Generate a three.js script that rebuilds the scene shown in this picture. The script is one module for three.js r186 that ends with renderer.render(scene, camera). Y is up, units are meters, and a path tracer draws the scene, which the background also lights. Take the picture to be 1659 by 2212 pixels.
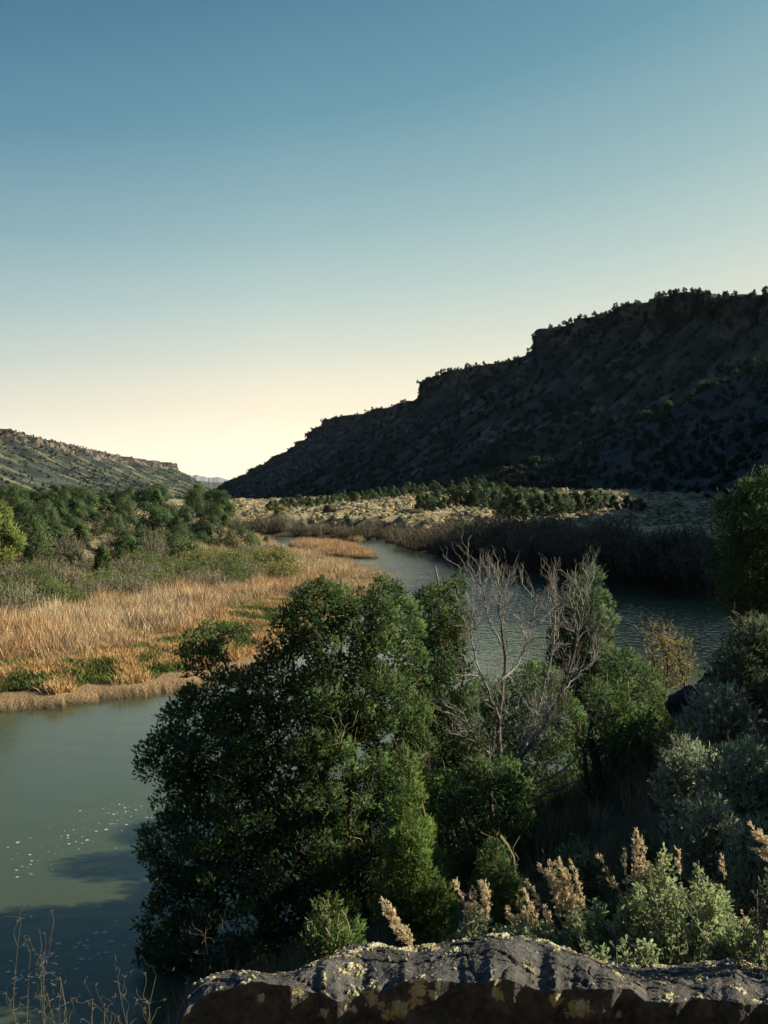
import * as THREE from 'three';
import { createNoise2D, createNoise3D } from 'simplex-noise';
import { mergeGeometries } from 'three/addons/utils/BufferGeometryUtils.js';

// ---------------------------------------------------------------- camera, sky, sun, exposure
const EYE = 8, F = 2080, CU = 829.5, CV = 1106, HORIZON = 1075;      // eye above the water in metres; focal length in picture units
const scene = new THREE.Scene();
const camera = new THREE.PerspectiveCamera(2 * Math.atan(CV / F) * 180 / Math.PI, 0.75, 0.1, 90000);
const PITCH = -Math.atan((CV - HORIZON) / F);
camera.position.set(0, EYE, 0);
camera.rotation.x = PITCH;
scene.add(camera);

const SUN_AZ = 84 * Math.PI / 180, SUN_EL = 28.5 * Math.PI / 180;
const sunDir = new THREE.Vector3(Math.sin(SUN_AZ) * Math.cos(SUN_EL), Math.sin(SUN_EL), -Math.cos(SUN_AZ) * Math.cos(SUN_EL));
const sun = new THREE.DirectionalLight(new THREE.Color().setRGB(1.0, 0.89, 0.66), 5.0);
sun.position.copy(sunDir).multiplyScalar(900).add(new THREE.Vector3(0, 0, -150));
sun.target.position.set(0, 0, -150);
sun.castShadow = true;
Object.assign(sun.shadow.camera, { left: -400, right: 400, top: 300, bottom: -300, near: 1, far: 2500 });
sun.shadow.mapSize.set(4096, 4096);
scene.add(sun, sun.target);

{ // clear evening sky: cream at the horizon, steel blue above, paler towards the sun
  const W = 1024, H = 512, data = new Float32Array(W * H * 4);
  const stops = [[0, 1.95, 1.5, .94], [2, 1.65, 1.32, .87], [4.5, 1.2, 1.0, .70], [7, .80, .80, .65], [9.5, .54, .66, .61], [13, .31, .485, .515], [18, .13, .31, .405], [24, .056, .185, .305], [34, .036, .145, .335], [55, .022, .12, .39], [90, .018, .115, .41]];
  const at = (e) => { e = Math.max(0, e); let i = 0; while (i < stops.length - 2 && e > stops[i + 1][0]) i++; const a = stops[i], b = stops[i + 1], k = Math.min(1, (e - a[0]) / (b[0] - a[0])); return [1, 2, 3].map((c) => a[c] + (b[c] - a[c]) * k); };
  for (let j = 0; j < H; j++) for (let i = 0; i < W; i++) {
    const el = ((j + 0.5) / H - 0.5) * 180, az = ((i + 0.5) / W - 0.5) * 2 * Math.PI;      // az: atan2(z, x)
    const x = Math.cos(az), z = Math.sin(az), to = Math.acos(Math.max(-1, Math.min(1, x * Math.sin(SUN_AZ) - z * Math.cos(SUN_AZ)))) * 180 / Math.PI;
    const c = at(el * (1 - 0.74 * Math.exp(-((to / 72) ** 2)))), away = Math.min(1, Math.max(0, (to - 90) / 90)), k = (1 - 0.45 * away) / 2.0;
    data.set([c[0] * k * (1 - 0.72 * away), c[1] * k * (1 - 0.42 * away), c[2] * k, 1], (j * W + i) * 4);
  }
  const sky = new THREE.DataTexture(data, W, H, THREE.RGBAFormat, THREE.FloatType);
  sky.mapping = THREE.EquirectangularReflectionMapping; sky.magFilter = THREE.LinearFilter; sky.needsUpdate = true;
  scene.background = sky; scene.environment = sky;
}
const renderer = new THREE.WebGLRenderer({ antialias: true });
renderer.toneMapping = THREE.LinearToneMapping;
renderer.toneMappingExposure = 2.0;
renderer.shadowMap.enabled = true;

// ---------------------------------------------------------------- helpers
function rngOf(a) { return () => { a = (a + 0x6d2b79f5) | 0; let t = Math.imul(a ^ (a >>> 15), 1 | a); t = (t + Math.imul(t ^ (t >>> 7), 61 | t)) ^ t; return ((t ^ (t >>> 14)) >>> 0) / 4294967296; }; }
const n2 = createNoise2D(rngOf(11)), n3 = createNoise3D(rngOf(12));
const fbm = (x, y, o = 4) => { let s = 0, a = 0.5, f = 1; for (let i = 0; i < o; i++) { s += a * n2(x * f, y * f); a *= 0.5; f *= 2.03; } return s; };
const fbm3 = (x, y, z, o = 4) => { let s = 0, a = 0.5, f = 1; for (let i = 0; i < o; i++) { s += a * n3(x * f, y * f, z * f); a *= 0.5; f *= 2.03; } return s; };
const clamp = (x, a = 0, b = 1) => Math.min(b, Math.max(a, x)), sm = (a, b, x) => { const t = clamp((x - a) / (b - a)); return t * t * (3 - 2 * t); }, mix = (a, b, t) => a + (b - a) * t;
const mixc = (a, b, t) => [mix(a[0], b[0], t), mix(a[1], b[1], t), mix(a[2], b[2], t)];
const V = (x, y, z) => new THREE.Vector3(x, y, z);
const CP = Math.cos(PITCH), SP = Math.sin(PITCH);
function ray(u, v) { const x = (u - CU) / F, y = (CV - v) / F; return V(x, y * CP + SP, y * SP - CP); }             // direction of a picture point
function at(u, v, d) { const r = ray(u, v), k = d / -r.z; return V(r.x * k, EYE + r.y * k, -d); }                      // ... at a distance d along -z
function onLevel(u, v, y = 0) { const r = ray(u, v), k = (y - EYE) / r.y; return [r.x * k, -r.z * k]; }               // ... on a level: [x, d]
const taken = new Map();
function numbered(name) { const n = taken.get(name) ?? 0; taken.set(name, n + 1); return n ? name + '_' + String(n).padStart(3, '0') : name; }
function tag(o, label, category, group) { o.userData.label = label; o.userData.category = category; if (group) o.userData.group = group; return o; }
function thing(name, label, category, pos, group) { const o = new THREE.Group(); o.name = numbered(name); o.position.copy(pos); scene.add(o); return tag(o, label, category, group); }
function part(name, geo, mat, parent) { const m = new THREE.Mesh(geo, mat); m.name = name; parent.add(m); return m; }
function copy(root, label, group) { const c = root.clone(); c.name = numbered(root.name.replace(/_\d{3}$/, '')); scene.add(c); c.userData = { ...root.userData, label: label ?? root.userData.label, group: group ?? root.userData.group }; return c; }
function structure(name, geo, mat, label, category) { const m = new THREE.Mesh(geo, mat); m.name = name; m.userData = { kind: 'structure', label, category }; scene.add(m); return m; }
function stuff(name, geo, mat, list, label, category) {   // list: [{ p, s, ry, tilt, c }]
  const m = new THREE.InstancedMesh(geo, mat, list.length), o = new THREE.Object3D(), c = new THREE.Color();
  list.forEach((q, i) => { o.position.copy(q.p); o.rotation.set(q.tx ?? 0, q.ry ?? 0, q.tz ?? 0); if (typeof q.s === 'number') o.scale.setScalar(q.s); else o.scale.set(...q.s); o.updateMatrix(); m.setMatrixAt(i, o.matrix); m.setColorAt(i, c.setRGB(...q.c)); });
  m.name = name; m.userData = { kind: 'stuff', label, category }; scene.add(m); return m;
}
class Leaves {   // loose triangles with a colour each; a normal may be given so that a tuft is shaded as one rounded body
  constructor() { this.p = []; this.c = []; this.n = []; this.g = V(0, 0, 0); this.e = V(0, 0, 0); }
  tri(a, b, c, col, n) {
    this.g.subVectors(b, a).cross(this.e.subVectors(c, a)).normalize();
    if (n && this.g.dot(n) < 0) { const t = b; b = c; c = t; this.g.negate(); }
    const m = n ? this.g.multiplyScalar(0.45).add(n).normalize() : this.g;
    this.p.push(a.x, a.y, a.z, b.x, b.y, b.z, c.x, c.y, c.z); this.c.push(...col, ...col, ...col); for (let k = 0; k < 3; k++) this.n.push(m.x, m.y, m.z);
  }
  geo() { const g = new THREE.BufferGeometry(); g.setAttribute('position', new THREE.Float32BufferAttribute(this.p, 3)); g.setAttribute('normal', new THREE.Float32BufferAttribute(this.n, 3)); g.setAttribute('color', new THREE.Float32BufferAttribute(this.c, 3)); return g; }
}
class Tubes {   // tapered tubes
  constructor() { this.p = []; this.c = []; this.i = []; }
  add(pts, radii, col, sides = 6) {
    const n = pts.length, base = this.p.length / 3, t = V(0, 0, 0), a = V(0, 0, 0), b = V(0, 0, 0);
    for (let k = 0; k < n; k++) {
      t.subVectors(pts[Math.min(n - 1, k + 1)], pts[Math.max(0, k - 1)]).normalize();
      if (k === 0) a.set(Math.abs(t.y) > 0.9 ? 1 : 0, Math.abs(t.y) > 0.9 ? 0 : 1, 0);
      a.addScaledVector(t, -a.dot(t)).normalize(); b.crossVectors(t, a);
      for (let s = 0; s < sides; s++) { const q = s / sides * 2 * Math.PI, r = radii[k]; this.p.push(pts[k].x + (a.x * Math.cos(q) + b.x * Math.sin(q)) * r, pts[k].y + (a.y * Math.cos(q) + b.y * Math.sin(q)) * r, pts[k].z + (a.z * Math.cos(q) + b.z * Math.sin(q)) * r); this.c.push(...col); }
    }
    for (let k = 0; k < n - 1; k++) for (let s = 0; s < sides; s++) { const A = base + k * sides + s, B = base + k * sides + (s + 1) % sides; this.i.push(A, B, A + sides, B, B + sides, A + sides); }
  }
  geo() { const g = new THREE.BufferGeometry(); g.setAttribute('position', new THREE.Float32BufferAttribute(this.p, 3)); g.setAttribute('color', new THREE.Float32BufferAttribute(this.c, 3)); g.setIndex(this.i); g.computeVertexNormals(); return g; }
}
function noiseTexture(size, f) { const d = new Uint8Array(size * size * 4); for (let j = 0; j < size; j++) for (let i = 0; i < size; i++) { const v = clamp(f(i / size, j / size)) * 255; d.set([v, v, v, 255], (j * size + i) * 4); } const t = new THREE.DataTexture(d, size, size); t.magFilter = THREE.LinearFilter; t.minFilter = THREE.LinearMipmapLinearFilter; t.wrapS = t.wrapT = THREE.RepeatWrapping; t.needsUpdate = true; return t; }
const tileable = (u, v, k, s = 0) => { const a = u * 2 * Math.PI, b = v * 2 * Math.PI; return n3(Math.cos(a) * k + s, Math.sin(a) * k, Math.cos(b) * k) * 0.5 + n3(Math.sin(b) * k, Math.cos(b) * k + s, Math.sin(a) * k) * 0.5; };
const grain = noiseTexture(512, (u, v) => 0.5 + 0.28 * tileable(u, v, 3) + 0.2 * tileable(u, v, 9, 5) + 0.18 * tileable(u, v, 24, 9));
grain.repeat.set(1, 1);

const matte = (o) => new THREE.MeshPhysicalMaterial({ vertexColors: true, roughness: 1, specularIntensity: 0.08, ...o });
const M = {
  ground: matte({ bumpMap: grain, bumpScale: 0.25 }),
  mesa: matte({}),
  bark: matte({ roughness: 0.9, specularIntensity: 0.2 }),
  leaf: matte({ transmission: 0.38, thickness: 0, side: THREE.DoubleSide }),
  matt: matte({ side: THREE.DoubleSide }),
  plain: matte({ vertexColors: false, side: THREE.DoubleSide }),
  rock: matte({ roughness: 0.92 }),
  rough: matte({ roughness: 0.9, bumpMap: grain, bumpScale: 0.008 }),
};

// ---------------------------------------------------------------- terrain: [x, d] with d = -z
const L = (u, v) => onLevel(u, v, 0);
const river = [[-90, 3], [-20, 8], [-9, 11], [-5.2, 12.5], [-3.4, 15], [-1.5, 18], [2, 23], [6, 29], [10, 36], [15, 44], [24, 49], [45, 45], [120, 30],
  [150, 60], [70, 64], [42, 69], [26, 75], L(1250, 1268), L(1040, 1226), L(960, 1206), L(900, 1190), L(840, 1173), L(780, 1166), L(680, 1160), L(580, 1158), [-60, 225], [-90, 235],
  [-90, 215], [-45, 202], L(575, 1171), L(640, 1195), L(760, 1225), L(850, 1257), [-2.2, 66], L(640, 1400), L(560, 1446), L(400, 1493), L(250, 1513), L(130, 1530), L(0, 1541), [-24, 35], [-90, 33]];
const island = [L(618, 1179), L(700, 1200), L(770, 1206), L(818, 1207), L(803, 1195), L(745, 1178), L(660, 1173)];
const islet = [L(705, 1167), L(788, 1170), L(790, 1166), L(715, 1163)];
function sdf(poly, x, d) {   // signed distance, positive outside
  let best = 1e9, inside = false;
  for (let i = 0, j = poly.length - 1; i < poly.length; j = i++) {
    const [ax, ay] = poly[j], [bx, by] = poly[i], ex = bx - ax, ey = by - ay, k = clamp(((x - ax) * ex + (d - ay) * ey) / (ex * ex + ey * ey)), qx = ax + ex * k - x, qy = ay + ey * k - d;
    best = Math.min(best, qx * qx + qy * qy);
    if ((ay > d) !== (by > d) && x < (bx - ax) * (d - ay) / (by - ay) + ax) inside = !inside;
  }
  return inside ? -Math.sqrt(best) : Math.sqrt(best);
}
const bump = (x, d, cx, cd, rx, rd, h) => h * Math.exp(-(((x - cx) / rx) ** 2) - (((d - cd) / rd) ** 2));
// 0 near bank, 1 left land, 2 terrace
function region(x, d) {
  if (d < 33 && x < 5) return d < 24 + x * 0.9 || x > -1.5 && d < 30 ? 0 : 1;
  if (d < 52 && x > 3) return 0;
  if (x < -30) return d < 213 ? 1 : 2;
  return x < 12 - Math.max(0, d - 60) * 0.31 + (d < 70 ? -10 : 0) && d < 195 ? 1 : 2;
}
function terrain(x, d) {
  if (d < 1.5 && d < 1.5 - 0.12 * Math.max(0, -x - 9) - 0.05 * Math.max(0, x - 6)) { const b = Math.max(0, 1.2 - d), s = sdf(river, x, Math.max(d, -3)); return { y: Math.min(terrain(x, 1.5).y, 6.5) * clamp(s / 4) + Math.min(60, 0.7 * b) + 0.5 * fbm(x * .3, d * .3, 3) * clamp(b), s: Math.max(s, b), r: 0 }; }   // unseen hillside behind the viewpoint, raised to block sky light
  let s = sdf(river, x, d) + 0.5 * fbm(x * 0.35, d * 0.35, 3) * (d > 30 ? 1 : 0.5);
  if (d > 110 && d < 180 && x < 8 && x > -25) { const i = Math.min(sdf(island, x, d), sdf(islet, x, d)); if (i < 0) return { y: Math.min(0.45, -i * 0.25) + 0.06 * fbm(x, d, 2), s: -i, r: 3 }; }
  if (s < 0) return { y: -Math.min(1.5, -s * 0.22) - 0.02, s, r: 4 };
  const r = region(x, d);
  let y;
  if (r === 0) {
    y = 0.25 * Math.min(s, 1) + 0.52 * Math.max(0, s - 1);
    y = y > 5.2 ? 5.2 + (y - 5.2) * 0.18 : y;
    y += bump(x, d, 9, 15, 5, 6, 1.6) + bump(x, d, 5, 9, 3.2, 4, 0.5) + 0.25 * fbm(x * 0.4, d * 0.4, 3) * sm(0, 3, s);
    y = mix(y, Math.min(y, 5.75), Math.exp(-((x * x + (d - 2) ** 2) / 20)));
  } else if (r === 1) {
    y = 0.35 * sm(0, 0.6, s) + 0.35 * sm(2, 5, s) + 0.5 * sm(6, 13, s) + 2.7 * sm(13, 26, s) + 2.2 * sm(24, 38, s) + 2.6 * sm(34, 56, s);
    y += bump(x, d, -30, 152, 9, 14, 2.2) + bump(x, d, -95, 225, 24, 30, 9);
    y += (0.3 + 0.9 * sm(14, 40, s)) * fbm(x * 0.07, d * 0.07, 4) * sm(3, 16, s) + 0.12 * fbm(x * 0.8, d * 0.8, 3) * sm(0, 3, s);
    y *= 1 - 0.55 * sm(190, 330, d);
    y = Math.max(y, 0.12 * Math.min(s, 1));
  } else {
    const flat = 3.2 + Math.min(0.02 * Math.max(0, d - 190), 5) + 0.05 * clamp(x + 25, -20, 90) * (0.4 + 0.6 * sm(120, 250, d));
    y = flat * sm(-0.5, 10, s + 2.0 * fbm(x * 0.12, d * 0.12, 3)) + 0.9 * fbm(x * 0.045, d * 0.045, 4) + 0.25 * fbm(x * 0.3, d * 0.3, 2);
    y = mix(y, 3.2, sm(420, 800, d) * sm(20, -60, x));
    y = Math.max(y, 0.15 * Math.min(1, s));
  }
  return { y, s, r };
}
const groundY = (x, d) => terrain(x, d).y;
function hit(u, v, near = 20, far = 500) {   // where the line of sight through a picture point meets the ground
  const r = ray(u, v); let d = near;
  while (d < far) { const k = d / -r.z, y = EYE + r.y * k; if (y < groundY(r.x * k, d)) break; d *= 1.006; }
  const k = d / -r.z, x = r.x * k; return V(x, groundY(x, d), -d);
}
{
  const angles = [], radii = [];
  for (let a = -180; a < -100; a += 4) angles.push(a);
  for (let a = -100; a < -27; a += 1.5) angles.push(a);
  for (let a = -27; a < 27; a += 0.15) angles.push(a);
  for (let a = 27; a < 100; a += 1.2) angles.push(a);
  for (let a = 100; a <= 180; a += 4) angles.push(a);
  for (let r = 1.0; r < 24; r *= 1.045) radii.push(r);
  for (let r = 24; r < 450; r *= 1.0125) radii.push(r);
  for (let r = 450; r < 36000; r *= 1.12) radii.push(r);
  const p = [], c = [], uv = [], reg = [];
  const SAND = [.36, .25, .14], STRAW = [.37, .26, .12], GREEN = [.055, .085, .028], SOIL = [.20, .15, .09], PALE = [.33, .27, .17], SAGE = [.17, .165, .10], FLAT = [.58, .47, .3], TAN = [.6, .44, .25], DARK = [.085, .072, .052], MUD = [.06, .055, .035];
  for (const r of radii) for (const a of angles) {
    const q = a * Math.PI / 180, x = Math.sin(q) * r, d = Math.cos(q) * r, t = terrain(x, d), f = fbm(x * 0.5, d * 0.25, 4), g = fbm(x * 0.11 + 40, d * 0.11, 4), h = n2(x * 3.1, d * 1.7);
    p.push(x, t.y, -d); uv.push(x / 3, d / 3); reg.push(t.r);
    let col;
    if (t.r === 0) col = mixc(DARK, [.14, .11, .075], sm(-.3, .5, f));
    else if (t.r === 1) {
      col = mixc(MUD, SAND, sm(0.1, 0.5, t.s + 0.3 * h));
      col = mixc(col, mixc(GREEN, STRAW, sm(-.25, .3, f + 0.3 * h + 0.25 * g)), sm(1.3, 2.3, t.s + f * 1.5));
      col = mixc(col, [.22, .14, .075], sm(8, 11, t.s + f * 2));
      col = mixc(col, mixc([.09, .085, .055], PALE, sm(-.15, .35, g * 1.3 + f * 0.4)), sm(15, 22, t.s + f * 3));
    } else if (t.r === 2) {
      col = mixc(SAGE, mixc(FLAT, TAN, sm(-.3, .3, g)), sm(-.25, .3, f * 0.8 + 0.25 * h + g * 0.4));
      col = mixc(col, [.24, .215, .145], 0.8 * sm(34, 62, x + 8 * g));  // shade of the spur painted in: ground colour darkened on this side
      col = mixc(mixc(MUD, [.1, .085, .06], .6), col, sm(4, 9, t.s + f * 3));
      
    } else if (t.r === 3) col = mixc(GREEN, STRAW, sm(.3, 1.2, t.s));
    else col = MUD;
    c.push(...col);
  }
  const n = angles.length, lists = { near: [], left: [], terrace: [] };
  for (let j = 0; j < radii.length - 1; j++) for (let i = 0; i < n - 1; i++) {
    const A = j * n + i, B = A + 1, C = A + n, D = C + 1, R = Math.min(reg[A], reg[D], reg[B], reg[C]);
    (R === 0 ? lists.near : R === 1 ? lists.left : R === 4 && angles[i] < 10 && radii[j] < 45 ? lists.near : lists.terrace).push(A, B, C, B, D, C);
  }
  const make = (idx) => {   // only the vertices that are used
    const map = new Map(), P = [], Cc = [], U = [], I = [];
    for (const k of idx) { let m = map.get(k); if (m === undefined) { m = P.length / 3; map.set(k, m); P.push(p[k * 3], p[k * 3 + 1], p[k * 3 + 2]); Cc.push(c[k * 3], c[k * 3 + 1], c[k * 3 + 2]); U.push(uv[k * 2], uv[k * 2 + 1]); } I.push(m); }
    const gg = new THREE.BufferGeometry(); gg.setAttribute('position', new THREE.Float32BufferAttribute(P, 3)); gg.setAttribute('color', new THREE.Float32BufferAttribute(Cc, 3)); gg.setAttribute('uv', new THREE.Float32BufferAttribute(U, 2)); gg.setIndex(I); gg.computeVertexNormals(); return gg;
  };
  structure('hillside_ground', make(lists.near), M.ground, 'dark soil slope falling to the river behind the lichened rock', 'ground');
  structure('river_bank_ground', make(lists.left), M.ground, 'sandy bank rising through dry grass to tree-covered knolls', 'ground');
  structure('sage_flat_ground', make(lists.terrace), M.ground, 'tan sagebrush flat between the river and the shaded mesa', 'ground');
}
{ // river: murky water, rippled where it runs fast
  const W = 2048, x0 = -70, x1 = 80, d0 = 4, d1 = 250, data = new Uint8Array(W * W * 4);
  for (let j = 0; j < W; j++) for (let i = 0; i < W; i++) {
    const x = mix(x0, x1, (i + .5) / W), d = mix(d0, d1, (j + .5) / W);
    const amp = mix(0.05, 1, sm(42, 62, d + x * 0.2)) * (0.5 + 0.5 * sm(-.4, .5, n2(x * 0.05, d * 0.03)));
    const v = 0.5 + amp * (0.2 * n2(x * 1.3, d * 1.0) + 0.25 * n2(x * 2.6 + 7, d * 1.7)) + (0.02) * n2(x * 0.5, d * 0.5);
    const b = clamp(v) * 255; data.set([b, b, b, 255], (j * W + i) * 4);
  }
  const t = new THREE.DataTexture(data, W, W); t.magFilter = THREE.LinearFilter; t.needsUpdate = true;
  const g = new THREE.PlaneGeometry(x1 - x0, d1 - d0); g.rotateX(-Math.PI / 2); g.translate((x0 + x1) / 2, 0, -(d0 + d1) / 2);
  const m = new THREE.MeshPhysicalMaterial({ color: new THREE.Color().setRGB(.046, .060, .030), roughness: 0.17, ior: 1.33, bumpMap: t, bumpScale: 0.1 });
  structure('river_water', g, m, 'murky green river bending through the canyon', 'river');
}

// ---------------------------------------------------------------- mesas: a ruled slope between rim and foot, with a cliff band under the rim
function polyAt(pts, t) { const n = pts.length - 1, f = clamp(t) * n, i = Math.min(n - 1, Math.floor(f)), k = f - i; return pts[i].map((a, j) => mix(a, pts[i + 1][j], k)); }
function mesa(name, rim, foot, back, o) {
  const cols = o.cols, prof = [];                  // profile: [share of the way from rim to foot, share of the drop]
  for (let i = 0; i <= 6; i++) prof.push([-(1 - i / 6), 0]);
  for (let i = 1; i <= 14; i++) prof.push([0.035 * i / 14, o.cliff * (i / 14)]);
  const R = o.rows; for (let i = 1; i <= R; i++) { const q = i / R; prof.push([0.035 + 0.965 * q, o.cliff + (1 - o.cliff) * (1 - Math.pow(1 - q, o.curve))]); }
  const p = [], c = [], I = [], n = prof.length;
  for (let i = 0; i <= cols; i++) {
    const t = i / cols, r = polyAt(rim, t), f = polyAt(foot, t), len = t * o.length;
    const cl = 1 + 0.5 * n2(len * 0.013, 3), wob = (o.wobble ?? 14) * fbm(len * 0.012, 9, 4);
    for (const [a, drop] of prof) {
      let x, d, y;
      if (a < 0) { x = r[0] - back[0] * a; d = r[1] - back[1] * a; y = r[2] - a * 2; }
      else {
        x = mix(r[0], f[0], a); d = mix(r[1], f[1], a);
        const band = a <= 0.0351 ? drop * cl : o.cliff * cl + (drop - o.cliff) / (1 - o.cliff) * (1 - o.cliff * cl);
        y = mix(r[2], f[2], band);
      }
      const k = Math.max(0, a), gully = (1 - Math.abs(n2(len * 0.022, 5 + k * 0.7)) * 2) * 3 * Math.sin(Math.PI * Math.min(1, k * 1.15)) * o.rough;
      const e = fbm3(x * 0.03, y * 0.045, d * 0.03, 5) * 4 * o.rough * (a < 0 ? 0.35 : 1), nx = f[0] - r[0], nd = f[1] - r[1], nl = Math.hypot(nx, nd);
      const out = (wob * (1 - k) + gully + e * (a >= 0 && a < 0.04 ? 1.3 : 0.6));
      p.push(x + nx / nl * out, y + e * (a < 0.04 && a >= 0 ? 0.3 : 0.7), -(d + nd / nl * out));
      c.push(...o.color(a, len, x, y, d));
    }
  }
  for (let i = 0; i < cols; i++) for (let j = 0; j < n - 1; j++) { const A = i * n + j, B = A + n; I.push(A, A + 1, B, B, A + 1, B + 1); }
  const g = new THREE.BufferGeometry(); g.setAttribute('position', new THREE.Float32BufferAttribute(p, 3)); g.setAttribute('color', new THREE.Float32BufferAttribute(c, 3)); g.setIndex(I); g.computeVertexNormals();
  const m = structure(name, g, M.mesa, o.label, o.category ?? 'mesa');
  return { mesh: m, sample: (t, j) => { const i = Math.min(cols, Math.round(t * cols)) * n + j; return V(p[i * 3], p[i * 3 + 1], p[i * 3 + 2]); }, n };
}
const rimPt = (u, v, d) => { const q = at(u, v, d); return [q.x, d, q.y]; };
const K = 0.8;
const rightRim = [[700, 330, 128], [420, 430, 128], rimPt(1800, 634, 640 * K), rimPt(1659, 634, 670 * K), rimPt(1560, 639, 690 * K), rimPt(1490, 632, 704 * K), rimPt(1440, 640, 720 * K), rimPt(1340, 662, 760 * K), rimPt(1250, 692, 805 * K), rimPt(1165, 712, 850 * K), [170 * K, 960 * K, 126], rimPt(1090, 782, 1050 * K), rimPt(1020, 792, 1090 * K), rimPt(950, 804, 1130 * K), rimPt(918, 828, 1160 * K), [90 * K, 1270 * K, 116],
  rimPt(855, 872, 1340 * K), rimPt(780, 893, 1500 * K), rimPt(702, 906, 1700 * K), rimPt(668, 942, 1800 * K), rimPt(635, 965, 1900 * K), rimPt(570, 1001, 2100 * K), rimPt(500, 1037, 2300 * K), rimPt(438, 1084, 2500 * K)];
const rightFoot = rightRim.map(([x, d, y], i) => i < 2 ? [x - 160, d - 150, 8] : [x - 0.95 * (36 + 1.2 * y), d - 0.31 * (36 + 1.2 * y), 1]);
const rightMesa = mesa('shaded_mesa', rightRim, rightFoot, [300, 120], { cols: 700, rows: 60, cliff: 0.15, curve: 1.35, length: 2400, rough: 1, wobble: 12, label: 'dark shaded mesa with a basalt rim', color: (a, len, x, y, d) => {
  const f = fbm3(x * 0.02, y * 0.05, d * 0.02, 4), g = fbm(len * 0.05, a * 9, 3);
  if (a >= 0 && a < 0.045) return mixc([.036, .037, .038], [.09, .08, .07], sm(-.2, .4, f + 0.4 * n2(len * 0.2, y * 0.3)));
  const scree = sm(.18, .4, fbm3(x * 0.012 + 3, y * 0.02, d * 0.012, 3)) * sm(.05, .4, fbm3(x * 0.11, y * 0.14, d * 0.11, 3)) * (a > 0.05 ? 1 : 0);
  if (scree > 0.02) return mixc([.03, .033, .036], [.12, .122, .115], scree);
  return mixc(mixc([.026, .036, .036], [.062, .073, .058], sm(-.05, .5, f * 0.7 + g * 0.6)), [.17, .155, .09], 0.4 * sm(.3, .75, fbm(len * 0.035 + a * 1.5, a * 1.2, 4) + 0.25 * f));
} });
const crest = [[130, 40, 30], [155, 58, 72], [165, 92, 87], [172, 145, 88], [205, 215, 86], [198, 285, 78], [150, 380, 60], [80, 450, 25.3], [41, 500, 14], [15, 540, 8]];
const spurFoot = [[90, 30, 2], [78, 50, 2], [68, 80, 2], [60, 125, 3], [62, 180, 4], [70, 220, 5], [66, 290, 5], [46, 370, 6], [24, 460, 6], [5, 520, 4]];
const spur = mesa('shaded_spur_hill', crest, spurFoot, [120, 60], { cols: 380, rows: 54, cliff: 0.01, curve: 1.2, length: 560, rough: 0.55, wobble: 5, label: 'dark juniper-dotted spur running down in front of the shaded mesa', category: 'hill', color: (a, len, x, y, d) => {
  const f = fbm3(x * 0.05, y * 0.08, d * 0.05, 4) + 0.5 * fbm3(x * 0.3, y * 0.4, d * 0.3, 3), h = fbm(x * 0.2, d * 0.2, 3);
  return mixc([.026, .034, .036], mixc([.05, .056, .05], [.08, .08, .068], sm(.28, .7, h)), sm(-.15, .5, f + h * 0.5));
} });
const leftRim = [[-420, 300, 95], [-425, 700, 92], rimPt(-120, 893, 1000), rimPt(0, 925, 1109), rimPt(60, 939, 1214), rimPt(110, 952, 1353), rimPt(180, 968, 1555), rimPt(260, 985, 1849), rimPt(330, 995, 2080), rimPt(378, 1001, 2249), [-640, 2420, 86], [-900, 2500, 86]];
const leftFoot = [[-230, 300, 3], [-230, 700, 2], [-235, 1000, 1], [-235, 1100, 0], [-238, 1200, 0], [-245, 1330, 0], [-255, 1520, 0], [-280, 1800, 0], [-300, 2020, 0], [-330, 2230, 0], [-470, 2330, 0], [-800, 2350, 0]];
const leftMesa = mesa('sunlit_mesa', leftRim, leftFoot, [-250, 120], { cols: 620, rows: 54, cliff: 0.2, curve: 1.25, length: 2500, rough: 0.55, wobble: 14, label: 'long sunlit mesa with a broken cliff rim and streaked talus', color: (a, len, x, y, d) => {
  const f = fbm3(x * 0.02, y * 0.06, d * 0.02, 4), s = fbm(len * 0.035 + a * 1.5, a * 1.2, 4);
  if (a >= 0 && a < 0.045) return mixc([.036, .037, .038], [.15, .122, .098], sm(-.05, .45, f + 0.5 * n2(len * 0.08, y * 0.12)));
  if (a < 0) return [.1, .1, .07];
  return mixc(mixc([.026, .036, .036], [.062, .073, .058], sm(-.2, .3, f)), [.17, .155, .09], sm(.1, .55, s + 0.25 * f));
} });
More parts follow.
